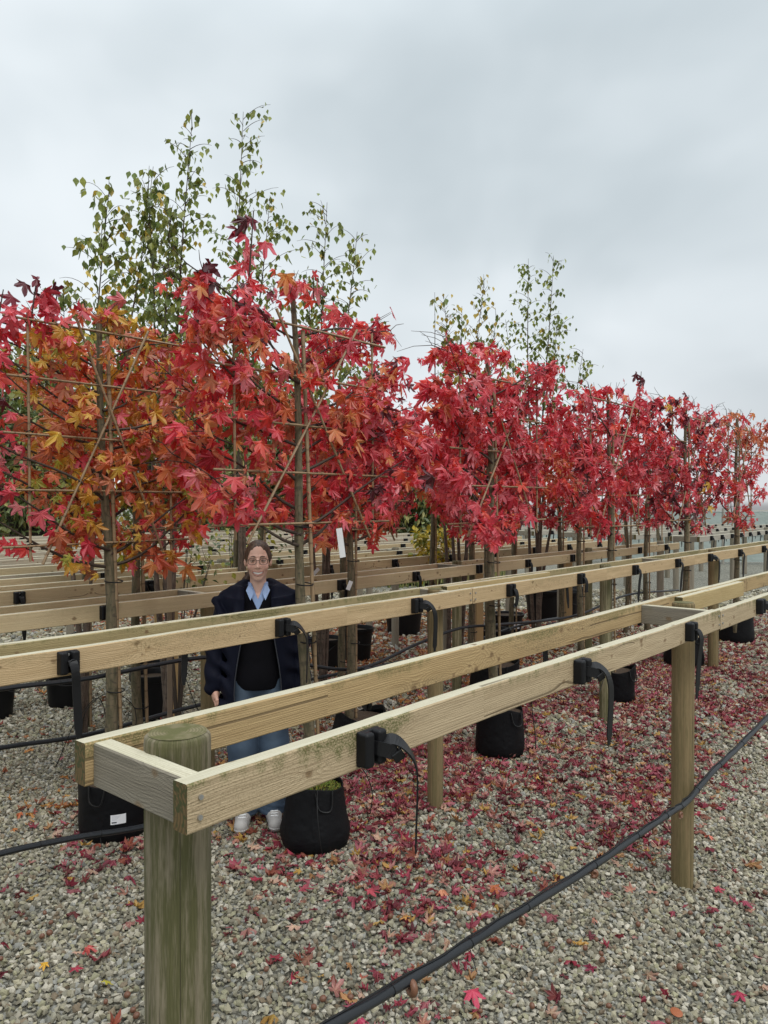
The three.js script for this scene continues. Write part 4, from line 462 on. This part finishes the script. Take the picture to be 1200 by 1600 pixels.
bush('yellow_shrub', 'bright yellow shrub growing between the beds in the middle', 'shrub', 0.62, 9.4, { seed: 301, w: 1.0, h: 1.62, y0: 1.15, lumps: 12, lump: 0.16, n: 650, leaf: 0.07, cols: [[0.6, 0.44, 0.02], [0.68, 0.5, 0.03], [0.5, 0.4, 0.03], [0.25, 0.28, 0.03]], thick: 0.4 });
bush('potted_rose', 'thin stemmed rose with few green leaves left of the person', 'shrub', -1.72, 6.4, { seed: 302, w: 1.2, h: 1.7, y0: 1.2, lumps: 11, lump: 0.2, n: 120, leaf: 0.05, cols: [[0.09, 0.14, 0.03], [0.3, 0.3, 0.04], [0.12, 0.15, 0.04]], thick: 0.35 });
bush('potted_rose', 'small leafy rose with yellow specks close behind the person', 'shrub', -1.55, 7.9, { seed: 303, w: 1.5, h: 1.75, y0: 1.2, lumps: 11, lump: 0.25, n: 220, leaf: 0.05, cols: [[0.08, 0.12, 0.03], [0.34, 0.32, 0.04]], thick: 0.35 });
{ // thin young trunks standing in the beds beyond
  const list = [['slim bare trunk left of the person above the fifth bed', -2.6, 6.7, 2.6], ['pair trunk standing behind the person, left one', -1.43, 7.5, 3.0], ['pair trunk standing behind the person, right one', -1.27, 7.9, 3.0], ['slim dark trunk above the yellow shrub', 0.55, 8.9, 2.9], ['slim trunk between the crimson and the bright red trees', 1.72, 10.3, 2.8], ['slim trunk far back beside the bright red tree', 3.6, 11.4, 2.6], ['slim trunk behind the dark maroon tree', 5.0, 14, 2.8]];
  list.forEach(([label, x, z, h], i) => { const t = thing('young_tree', label, 'tree', V3(x, 0, -z)); part('trunk', tube([0, 1, 2, 3, 4, 5].map((k) => V3(0.02 * Math.sin(k * 1.7 + i), (h * k) / 5, 0.02 * Math.cos(k + i))), [0.035, 0.033, 0.031, 0.028, 0.024, 0.016], 8), BARK.gum, t); part('cane', cane(V3(0.05, 0, 0.03), V3(0.05, h - 0.2, 0.03), 0.011), caneMat, t); });
}
{ // rough grass beyond the beds on the left
  const g = new THREE.PlaneGeometry(60, 26, 40, 20).rotateX(-Math.PI / 2), p = g.attributes.position; for (let i = 0; i < p.count; i++) p.setY(i, 0.03 + 0.5 * step(9, -6, p.getZ(i)) + fbm(p.getX(i) * 0.4, p.getZ(i) * 0.4, 0, 3) * 0.12); g.computeVertexNormals(); const m = part('grass_bank', g, std([0.13, 0.125, 0.045], 1), scene); m.position.set(-26.5, 0, -31); tag(m, 'rough grass bank beyond the rail beds', null, null, 'structure');
  const r = rng(91), blade = new THREE.ConeGeometry(0.02, 0.5, 3).translate(0, 0.25, 0), L = []; for (let i = 0; i < 9000; i++) { const x = -22 + r() * 25, z = -17.6 - r() * 4, s = 0.5 + r() * 1.1; L.push([new THREE.Matrix4().compose(V3(x, 0, z), new THREE.Quaternion().setFromEuler(new THREE.Euler((r() - 0.5) * 0.8, r() * 6, (r() - 0.5) * 0.8)), V3(1, s, 1)), [[0.2, 0.2, 0.06], [0.12, 0.15, 0.04], [0.3, 0.26, 0.1]][Math.floor(r() * 3)]]); } const t = thing('tall_grass', 'strip of tall pale grass along the back of the yard', null); t.userData.kind = 'stuff'; scatter(t, 'grass_blades', L, blade, std([1, 1, 1], 0.9));
}
{ // windbreak netting on the right
  const a = V3(0.6, 0, -26.5), b = V3(19, 0, -23), L = a.distanceTo(b), t = thing('windbreak_fence', 'pale green windbreak netting fence along the far right edge', 'fence', a, Math.atan2(-(b.z - a.z), b.x - a.x));
  const net = new THREE.MeshStandardMaterial({ map: tex(256, 128, (x, y) => toS(mix3([0.31, 0.37, 0.345], [0.40, 0.45, 0.42], clamp(fbm(x * 5, y * 30, 3, 3) + (Math.floor(y * 64) % 2) * 0.12))), true), roughness: 0.9, bumpMap: noiseBump, bumpScale: 0.01, side: THREE.DoubleSide });
  const n = Math.round(L / 2.2); for (let i = 0; i < n; i++) { const w = L / n, g = new THREE.BoxGeometry(w - 0.09, 1.6, 0.015, 12, 6, 1), p = g.attributes.position; for (let k = 0; k < p.count; k++) p.setZ(k, p.getZ(k) + 0.05 * fbm(p.getX(k) * 1.5 + i * 7, p.getY(k) * 2, 0, 2)); g.computeVertexNormals(); part('net_panel', g, net, t).position.set(w * (i + 0.5), 0.88, 0); part('post', new THREE.CylinderGeometry(0.04, 0.045, 1.85, 8), std([0.3, 0.28, 0.24], 0.9), t).position.set(w * i, 0.86, 0); }
  for (const y of [0.9, 1.68]) part('wire', bar(V3(0, y, 0.04), V3(L, y, 0.04), 0.006, 4), M.steel, t);
}

// ------------------------------------------------------------------ the person
function surfaceNet(f, lo, hi, s) { // f < 0 inside; returns an indexed geometry with smooth normals
  const nx = Math.ceil((hi[0] - lo[0]) / s) + 1, ny = Math.ceil((hi[1] - lo[1]) / s) + 1, nz = Math.ceil((hi[2] - lo[2]) / s) + 1, D = new Float32Array(nx * ny * nz), at = (i, j, k) => (k * ny + j) * nx + i;
  for (let k = 0; k < nz; k++) for (let j = 0; j < ny; j++) for (let i = 0; i < nx; i++) D[at(i, j, k)] = f(lo[0] + i * s, lo[1] + j * s, lo[2] + k * s);
  const id = new Int32Array(nx * ny * nz).fill(-1), pos = [], idx = [], nor = [], C = [[0, 0, 0], [1, 0, 0], [0, 1, 0], [1, 1, 0], [0, 0, 1], [1, 0, 1], [0, 1, 1], [1, 1, 1]], Ed = [[0, 1], [2, 3], [4, 5], [6, 7], [0, 2], [1, 3], [4, 6], [5, 7], [0, 4], [1, 5], [2, 6], [3, 7]];
  for (let k = 0; k < nz - 1; k++) for (let j = 0; j < ny - 1; j++) for (let i = 0; i < nx - 1; i++) {
    const v = C.map(([a, b, c]) => D[at(i + a, j + b, k + c)]); let m = 0; v.forEach((q, n) => { if (q < 0) m |= 1 << n; }); if (m === 0 || m === 255) continue;
    let x = 0, y = 0, z = 0, n = 0; for (const [a, b] of Ed) if ((v[a] < 0) !== (v[b] < 0)) { const t = v[a] / (v[a] - v[b]); x += C[a][0] + (C[b][0] - C[a][0]) * t; y += C[a][1] + (C[b][1] - C[a][1]) * t; z += C[a][2] + (C[b][2] - C[a][2]) * t; n++; }
    id[at(i, j, k)] = pos.length / 3; const X = lo[0] + (i + x / n) * s, Y = lo[1] + (j + y / n) * s, Z = lo[2] + (k + z / n) * s; pos.push(X, Y, Z);
    const e = s * 0.5, g = [f(X + e, Y, Z) - f(X - e, Y, Z), f(X, Y + e, Z) - f(X, Y - e, Z), f(X, Y, Z + e) - f(X, Y, Z - e)], l = Math.hypot(...g) || 1; nor.push(g[0] / l, g[1] / l, g[2] / l);
  }
  for (let k = 1; k < nz - 1; k++) for (let j = 1; j < ny - 1; j++) for (let i = 1; i < nx - 1; i++) {
    const a = D[at(i, j, k)] < 0, quad = (p, q, r, t, flip) => { if (p < 0 || q < 0 || r < 0 || t < 0) return; flip ? idx.push(p, q, r, p, r, t) : idx.push(p, r, q, p, t, r); };
    if (a !== D[at(i + 1, j, k)] < 0) quad(id[at(i, j - 1, k - 1)], id[at(i, j, k - 1)], id[at(i, j, k)], id[at(i, j - 1, k)], a);
    if (a !== D[at(i, j + 1, k)] < 0) quad(id[at(i - 1, j, k - 1)], id[at(i - 1, j, k)], id[at(i, j, k)], id[at(i, j, k - 1)], a);
    if (a !== D[at(i, j, k + 1)] < 0) quad(id[at(i - 1, j - 1, k)], id[at(i, j - 1, k)], id[at(i, j, k)], id[at(i - 1, j, k)], a);
  }
  const g = new THREE.BufferGeometry(); g.setAttribute('position', new THREE.Float32BufferAttribute(pos, 3)); g.setAttribute('normal', new THREE.Float32BufferAttribute(nor, 3)); g.setIndex(idx); return g;
}
{
  const ell = (x, y, z, c, q) => { const a = (x - c[0]) / q[0], b = (y - c[1]) / q[1], d = (z - c[2]) / q[2], k0 = Math.hypot(a, b, d), k1 = Math.hypot(a / q[0], b / q[1], d / q[2]); return k1 < 1e-9 ? -Math.min(...q) : (k0 * (k0 - 1)) / k1; };
  const cap = (x, y, z, a, b, r1, r2) => { const vx = b[0] - a[0], vy = b[1] - a[1], vz = b[2] - a[2], t = clamp(((x - a[0]) * vx + (y - a[1]) * vy + (z - a[2]) * vz) / (vx * vx + vy * vy + vz * vz)); return Math.hypot(x - a[0] - vx * t, y - a[1] - vy * t, z - a[2] - vz * t) - lerp(r1, r2, t); };
  const U = (a, b, k) => { const h = clamp(0.5 + (0.5 * (b - a)) / k); return lerp(b, a, h) - k * h * (1 - h); }, S = (a, b, k) => -U(-a, b, k), I = (a, b, k) => -U(-a, -b, k);
  // head, y up, +z is where the face looks
  const head = (x, y, z) => {
    const X = Math.abs(x); let d = U(ell(x, y, z, [0, 1.617, -0.012], [0.073, 0.092, 0.092]), ell(x, y, z, [0, 1.545, 0.022], [0.056, 0.074, 0.066]), 0.03);
    d = U(d, ell(x, y, z, [0, 1.488, 0.06], [0.024, 0.018, 0.02]), 0.02); d = U(d, ell(X, y, z, [0.039, 1.556, 0.062], [0.023, 0.02, 0.02]), 0.02); d = U(d, cap(X, y, z, [0.012, 1.617, 0.077], [0.042, 1.615, 0.064], 0.007, 0.006), 0.015);
    d = S(d, ell(X, y, z, [0.031, 1.594, 0.097], [0.017, 0.012, 0.02]), 0.012);
    d = U(d, cap(x, y, z, [0, 1.598, 0.084], [0, 1.56, 0.104], 0.007, 0.0115), 0.012); d = U(d, ell(X, y, z, [0.011, 1.556, 0.094], [0.008, 0.007, 0.01]), 0.008);
    const my = 1.519 + 8.5 * X * X, mz = 0.0885 - 13 * X * X, mh = 0.0066 * Math.sqrt(Math.max(0, 1 - (X / 0.0315) ** 2)), tp = step(0.024, 0.038, X) * 0.006;
    d = U(d, Math.hypot(y - my - mh - 0.003, z - mz + 0.001) - 0.0042 + tp, 0.008); d = U(d, Math.hypot(y - my + mh + 0.0035, z - mz + 0.0015) - 0.005 + tp, 0.009);
    d = S(d, Math.max(Math.abs(y - my) - mh, X - 0.0315, mz - 0.016 - z), 0.002);
    d = U(d, ell(X, y, z, [0.0745, 1.582, -0.004], [0.01, 0.028, 0.017]), 0.008);
    return U(d, cap(x, y, z, [0, 1.36, -0.025], [0, 1.53, -0.014], 0.052, 0.046), 0.025);
  };
  const arm = (x, y, z, g) => { const X = Math.abs(x); return U(cap(X, y, z, [0.17, 1.345, -0.02], [0.228, 1.075, -0.035], 0.046 + g, 0.038 + g), cap(X, y, z, [0.228, 1.075, -0.035], [0.25, 0.83, 0.03], 0.038 + g, 0.026 + g), 0.02); };
  const torso = (x, y, z, g) => { const X = Math.abs(x); let d = U(cap(X, y, z, [0, 1.36, -0.02], [0.15, 1.345, -0.02], 0.05 + g, 0.05 + g), ell(x, y, z, [0, 1.2, -0.005], [0.155 + g, 0.2 + g, 0.1 + g]), 0.05); d = U(d, ell(X, y, z, [0.065, 1.2, 0.06], [0.06 + g, 0.06 + g, 0.05 + g]), 0.05); d = U(d, ell(x, y, z, [0, 1.0, 0], [0.138 + g, 0.17 + g, 0.098 + g]), 0.06); return U(d, ell(x, y, z, [0, 0.87, -0.01], [0.165 + g, 0.12 + g, 0.112 + g]), 0.05); };
  const legs = (x, y, z, g, f = 0) => { const X = Math.abs(x); return U(cap(X, y, z, [0.085, 0.86, 0], [0.09, 0.47, 0.01], 0.082 + g, 0.054 + g + f), cap(X, y, z, [0.09, 0.47, 0.01], [0.085, 0.07, -0.02], 0.054 + g + f, 0.036 + g + f * 1.5), 0.02); };
  const hand = (x, y, z) => { // her right hand, hanging, mirrored for the other
    const X = Math.abs(x); let d = U(ell(X, y, z, [0.253, 0.79, 0.036], [0.02, 0.045, 0.038]), cap(X, y, z, [0.25, 0.84, 0.028], [0.252, 0.8, 0.034], 0.024, 0.024), 0.015);
    [[0.062, 0.726, 0.03], [0.046, 0.712, 0.028], [0.028, 0.712, 0.022], [0.012, 0.724, 0.014]].forEach(([zz, ye, zo], i) => { const k = [0.252, 0.757, zz]; const m = [0.247, lerp(0.757, ye, 0.55), zz + 0.004], e = [0.237, ye + 0.006, zz - 0.002]; d = U(d, U(cap(X, y, z, k, m, 0.009, 0.0085), cap(X, y, z, m, e, 0.0085, 0.0072), 0.004), 0.004); });
    d = U(d, U(cap(X, y, z, [0.248, 0.805, 0.06], [0.24, 0.77, 0.08], 0.012, 0.0095), cap(X, y, z, [0.24, 0.77, 0.08], [0.236, 0.745, 0.078], 0.0095, 0.008), 0.004), 0.008); return d;
  };
  const foot = (x, y, z, g) => { const X = Math.abs(x); return cap(X, y, z, [0.085, 0.045, -0.035], [0.1, 0.035, 0.12], 0.036 + g, 0.03 + g); };
  const paint = (geo, f) => { const p = geo.attributes.position, c = new Float32Array(p.count * 3); for (let i = 0; i < p.count; i++) c.set(f(p.getX(i), p.getY(i), p.getZ(i)), i * 3); geo.setAttribute('color', new THREE.BufferAttribute(c, 3)); return geo; };
  const skin = (x, y, z) => { const X = Math.abs(x), my = 1.519 + 8.5 * X * X; let c = mix3([0.78, 0.5, 0.385], [0.72, 0.44, 0.33], fbm(x * 60, y * 60, z * 60, 2)); c = mix3(c, [0.62, 0.29, 0.23], 0.5 * Math.exp(-(Math.pow(X - 0.042, 2) + Math.pow(y - 1.555, 2)) / 0.0005) * (z > 0.03)); c = mix3(c, [0.5, 0.2, 0.17], (X < 0.035 && z > 0.065 && Math.abs(y - my) < 0.0078 * Math.sqrt(Math.max(0, 1 - (X / 0.035) ** 2)) + 0.0065) ? 0.65 : 0); if (y < 0.86) c = mix3(c, [0.5, 0.24, 0.17], 0.4); return c; };
  const px = (403 - 600) / F * 4.66, base = V3(px, 0, -4.66), [pu, pv] = toUV(px, -4.66); base.y = G(pu, pv) + 0.015;
  const t = thing('person', 'smiling person with glasses and navy coat standing behind the second rail bed', 'person', base, 0.15);
  const body = [surfaceNet((x, y, z) => U(U(torso(x, y, z, 0), arm(x, y, z, 0), 0.03), U(legs(x, y, z, 0), foot(x, y, z, 0), 0.03), 0.03), [-0.34, -0.01, -0.2], [0.34, 1.44, 0.22], 0.014), surfaceNet(head, [-0.12, 1.36, -0.14], [0.12, 1.74, 0.14], 0.0034), surfaceNet(hand, [-0.3, 0.68, -0.03], [-0.2, 0.87, 0.12], 0.0036), surfaceNet(hand, [0.2, 0.68, -0.03], [0.3, 0.87, 0.12], 0.0036)];
  part('body', paint(mergeGeometries(body), skin), new THREE.MeshPhysicalMaterial({ vertexColors: true, roughness: 0.5, sheen: 0.2 }), t);
  // eyes, brows, teeth
  const white = std([0.62, 0.6, 0.57], 0.25), iris = std([0.05, 0.04, 0.03], 0.15), lash = std([0.025, 0.016, 0.012], 0.8);
  for (const s of [-1, 1]) { const e = part('eye', new THREE.SphereGeometry(0.0118, 20, 14), white, t); e.position.set(s * 0.031, 1.5935, 0.0725); const q = part('iris', new THREE.SphereGeometry(0.0062, 14, 10), iris, e); q.position.set(-s * 0.0005, 0, 0.0072);
    for (const [th, rx, top] of [[1.22, 0.3, 1], [1.12, Math.PI - 0.3, 0]]) { const l = part('eyelid', new THREE.SphereGeometry(0.0128, 18, 8, 0, Math.PI * 2, 0, th), std([0.55, 0.33, 0.25], 0.55, { side: THREE.DoubleSide }), e); l.rotation.x = rx; }
    part('eyelash', tube(smooth([V3(s * 0.018, 1.5945, 0.0825), V3(s * 0.026, 1.5995, 0.0855), V3(s * 0.036, 1.5995, 0.0835), V3(s * 0.045, 1.594, 0.0765)], 10), 0.0016, 5), lash, t);
    part('eyebrow', tube(smooth([V3(s * 0.014, 1.617, 0.0885), V3(s * 0.028, 1.622, 0.086), V3(s * 0.044, 1.6175, 0.0745)], 10), [0.0032, 0.0034, 0.0034, 0.0033, 0.0032, 0.003, 0.0028, 0.0025, 0.0021, 0.0016, 0.001], 6), std([0.075, 0.045, 0.03], 0.9), t); }
  part('teeth', surfaceNet((x, y, z) => { const X = Math.abs(x), my = 1.519 + 8.5 * X * X, mz = 0.0825 - 13 * X * X, mh = 0.0066 * Math.sqrt(Math.max(0, 1 - (X / 0.0315) ** 2)); return Math.max(Math.abs(y - my - 0.0012) - mh, X - 0.0275, Math.abs(z - mz) - 0.003); }, [-0.036, 1.503, 0.055], [0.036, 1.545, 0.095], 0.0012), std([0.85, 0.83, 0.78], 0.25), t);
  // glasses
  { const g = [], fr = std([0.03, 0.02, 0.02], 0.3); for (const s of [-1, 1]) { const pts = []; for (let i = 0; i <= 28; i++) { const a = (i / 28) * 2 * Math.PI, c = Math.cos(a), q = Math.sin(a), k = 1 / Math.pow(Math.pow(Math.abs(c), 3) + Math.pow(Math.abs(q), 3), 1 / 3); pts.push(V3(s * 0.0335 + c * k * 0.0235, 1.591 + q * k * 0.0178, 0.1015 - Math.pow(Math.abs(s * 0.0335 + c * k * 0.0235), 2) * 4.5)); } g.push(tube(pts, 0.0015, 6, false), bar(V3(s * 0.0565, 1.6, 0.085), V3(s * 0.079, 1.594, 0.0), 0.0018)); } g.push(tube(smooth([V3(-0.009, 1.596, 0.1005), V3(0, 1.599, 0.103), V3(0.009, 1.596, 0.1005)], 6), 0.0019, 6)); const gl = part('glasses', join(g), fr, t);
    for (const s of [-1, 1]) { const l = part('lens', new THREE.CircleGeometry(0.0235, 24).scale(1, 0.75, 1), new THREE.MeshPhysicalMaterial({ color: 0xffffff, roughness: 0.03, transmission: 1, thickness: 0, ior: 1.45 }), gl); l.position.set(s * 0.0335, 1.591, 0.097); l.rotation.y = s * 0.3; } }
  // hair, parted and tied back
  const hairC = (x, y, z) => { const k = fbm(x * 240 + 5, y * 22, z * 110, 2); return mix3([0.035, 0.019, 0.011], [0.115, 0.065, 0.036], step(0.3, 0.75, k)); };
  const hair = (x, y, z) => { const X = Math.abs(x); let d = ell(x, y, z, [0, 1.62, -0.02], [0.079, 0.0965, 0.096]); d = U(d, ell(X, y, z, [0.071, 1.595, -0.02], [0.012, 0.036, 0.03]), 0.015); d = S(d, ell(x, y, z, [0, 1.558, 0.09], [0.074, 0.104, 0.088]), 0.012); d = S(d, cap(x, y, z, [0, 1.725, -0.01], [0, 1.68, 0.075], 0.0022, 0.003), 0.005); d = U(d, ell(x, y, z, [0, 1.56, -0.09], [0.045, 0.06, 0.04]), 0.03); d = U(d, U(cap(x, y, z, [-0.01, 1.55, -0.115], [-0.07, 1.46, -0.085], 0.03, 0.026), cap(x, y, z, [-0.07, 1.46, -0.085], [-0.105, 1.39, -0.045], 0.026, 0.012), 0.02), 0.02); return d - 0.0022 * (fbm(x * 200, y * 14, z * 90, 2) - 0.5); };
  part('hair', paint(surfaceNet(hair, [-0.15, 1.36, -0.18], [0.12, 1.75, 0.1], 0.0042), hairC), new THREE.MeshPhysicalMaterial({ vertexColors: true, roughness: 0.5 }), t);
  // clothes
  const jeansC = (x, y, z) => mix3(mix3([0.04, 0.065, 0.105], [0.065, 0.10, 0.15], fbm(x * 14, y * 10, z * 14, 3)), [0.12, 0.17, 0.23], 0.5 * Math.exp(-Math.pow((Math.abs(x) - 0.09) / 0.035, 2)) * (z > 0) * step(0.2, 0.7, y));
  part('jeans', paint(surfaceNet((x, y, z) => { const X = Math.abs(x); let d = U(ell(x, y, z, [0, 0.87, -0.01], [0.175, 0.13, 0.122]), legs(x, y, z, 0.016, 0.022), 0.03); d = Math.max(d, 0.055 - y, y - 0.97); return d - 0.008 * (fbm(x * 16 + 3, y * 20, z * 16, 3) - 0.5) - 0.004 * Math.max(0, Math.sin(y * 95 + x * 30)) * step(0.3, 0.06, y); }, [-0.22, 0.03, -0.18], [0.22, 1.0, 0.18], 0.0075), jeansC), std([1, 1, 1], 0.9, { vertexColors: true }), t);
  part('sweater', surfaceNet((x, y, z) => { let d = U(torso(x, y, z, 0.022), arm(x, y, z, 0.01), 0.03); d = U(d, cap(x, y, z, [0, 1.37, -0.03], [0, 1.44, -0.03], 0.085, 0.076), 0.02); d = Math.max(d, 0.825 + 0.25 * x * x - y, y - 1.435 - z * 0.15); d = S(d, Math.max(Math.abs(x) - (y - 1.3) * 0.5, -(z - 0.01)), 0.008); return d - 0.005 * (fbm(x * 14, y * 14 + 7, z * 14, 3) - 0.5); }, [-0.33, 0.78, -0.2], [0.33, 1.47, 0.2], 0.0085), dull([0.006, 0.006, 0.008], 0.95, 0.2), t);
  part('shirt', surfaceNet((x, y, z) => { let d = U(torso(x, y, z, 0.012), cap(x, y, z, [0, 1.36, -0.025], [0, 1.46, -0.02], 0.066, 0.06), 0.02); d = Math.max(d, 1.24 - y, y - 1.458, Math.abs(x) - 0.09); return S(d, Math.max(Math.abs(x) - (y - 1.362) * 0.42, -(z - 0.0)), 0.004); }, [-0.11, 1.22, -0.12], [0.11, 1.49, 0.16], 0.005), std([0.30, 0.42, 0.66], 0.85), t);
  for (const s of [-1, 1]) { // collar points
    const A = [s * 0.05, 1.458, -0.005], B = [s * 0.026, 1.4, 0.058], C = [s * 0.044, 1.36, 0.09], D = [s * 0.071, 1.415, 0.045]; const off = (p) => [p[0], p[1], p[2] + 0.006], q = [A, B, C, D], o = q.map(off), pos = []; const tri = (a, b, c) => pos.push(...a, ...b, ...c); tri(o[0], o[1], o[2]); tri(o[0], o[2], o[3]); tri(q[0], q[2], q[1]); tri(q[0], q[3], q[2]); for (let i = 0; i < 4; i++) { const j = (i + 1) % 4; tri(q[i], q[j], o[j]); tri(q[i], o[j], o[i]); } const g = new THREE.BufferGeometry(); g.setAttribute('position', new THREE.Float32BufferAttribute(pos, 3)); g.computeVertexNormals(); part('collar', g, std([0.33, 0.46, 0.7], 0.85, { side: THREE.DoubleSide }), t); }
  part('necklace', tube(smooth([V3(-0.04, 1.42, 0.03), V3(-0.02, 1.39, 0.042), V3(0, 1.378, 0.046), V3(0.02, 1.39, 0.042), V3(0.04, 1.42, 0.03)], 14), 0.0011, 4), std([0.6, 0.45, 0.2], 0.3, { metalness: 0.9 }), t);
  const coat = (x, y, z) => {
    const X = Math.abs(x), q = clamp((1.38 - y) / 0.66), rx = lerp(0.2, 0.262, q), rz = lerp(0.135, 0.165, q); let d = (Math.hypot(x / rx, z / rz) - 1) * 0.14; d = Math.max(d, 0.715 + 0.02 * Math.sin(x * 9) - y, y - 1.375);
    d = U(d, cap(X, y, z, [0, 1.375, -0.03], [0.165, 1.345, -0.02], 0.075, 0.078), 0.05); const inner = Math.max((Math.hypot(x / (rx - 0.028), z / (rz - 0.028)) - 1) * 0.13, y - 1.33); d = S(d, inner, 0.01);
    d = U(d, U(cap(X, y, z, [0.18, 1.33, -0.02], [0.244, 1.08, -0.03], 0.072, 0.068), cap(X, y, z, [0.244, 1.08, -0.03], [0.262, 0.845, 0.022], 0.068, 0.058), 0.03), 0.009);
    const w = lerp(0.08, 0.122, clamp((1.4 - y) / 0.6)) + 0.012 * Math.sin(y * 9); d = S(d, Math.max(X - w, -(z - 0.0), -(1.46 - y)), 0.008);
    // hood spread over the shoulders
    let h = U(cap(X, y, z, [0.262, 1.372 + 0.02 * Math.sign(x), 0.04], [0.15, 1.405, 0.01], 0.014, 0.032), cap(X, y, z, [0.15, 1.405, 0.01], [0.065, 1.435, -0.085], 0.032, 0.042), 0.02); h = U(h, cap(X, y, z, [0.255, 1.37, 0.045], [0.215, 1.27, 0.075], 0.013, 0.03), 0.03); h = U(h, cap(X, y, z, [0.105, 1.415, 0.035], [0.125, 1.29, 0.115], 0.024, 0.02), 0.03); d = U(d, h, 0.018);
    return d - 0.016 * (fbm(x * 9 + 4, y * 6, z * 9, 2) - 0.5) - 0.006 * Math.sin(y * 52 + x * 34 + 3 * noise(x * 9, y * 9)) * step(1.25, 1.0, y) * step(0.14, 0.2, X);
  };
  part('coat', surfaceNet(coat, [-0.36, 0.68, -0.24], [0.36, 1.54, 0.24], 0.0095), new THREE.MeshPhysicalMaterial({ color: new THREE.Color().setRGB(0.0042, 0.0055, 0.015), roughness: 0.65, specularIntensity: 0.3, sheen: 0.06, sheenRoughness: 0.5, sheenColor: new THREE.Color(0.05, 0.07, 0.14) }), t);
  for (const s of [-1, 1]) part('zip', tube([0, 1, 2, 3, 4, 5, 6].map((k) => { const y = 1.22 - k * 0.08; return V3(s * (lerp(0.08, 0.122, clamp((1.4 - y) / 0.6)) + 0.012 * Math.sin(y * 9) + 0.006), y, 0.135 + k * 0.004); }), 0.0035, 5), std([0.06, 0.065, 0.08], 0.4, { metalness: 0.4 }), t);
  for (const s of [-1, 1]) { const shoe = (x, y, z) => { let d = U(cap(x, y, z, [s * 0.086, 0.05, -0.05], [s * 0.102, 0.034, 0.135], 0.047, 0.04), cap(x, y, z, [s * 0.086, 0.085, -0.04], [s * 0.09, 0.07, 0.02], 0.042, 0.045), 0.03); return Math.max(d, 0.004 - y); }; const m = part('shoe', surfaceNet(shoe, [s * 0.095 - 0.08, -0.01, -0.13], [s * 0.095 + 0.08, 0.15, 0.2], 0.006), std([0.42, 0.4, 0.38], 0.7), t); part('sole', surfaceNet((x, y, z) => Math.max(shoe(x, y, z) - 0.004, y - 0.024), [s * 0.095 - 0.08, -0.01, -0.13], [s * 0.095 + 0.08, 0.05, 0.2], 0.006), std([0.5, 0.49, 0.47], 0.6), m); for (let k = 0; k < 4; k++) part('lace', bar(V3(s * 0.095 - 0.022, 0.094 - k * 0.006, 0.045 + k * 0.022), V3(s * 0.095 + 0.022, 0.094 - k * 0.006, 0.045 + k * 0.022), 0.0035, 5), std([0.8, 0.8, 0.8], 0.8), m); }
}
renderer.render(scene, camera);
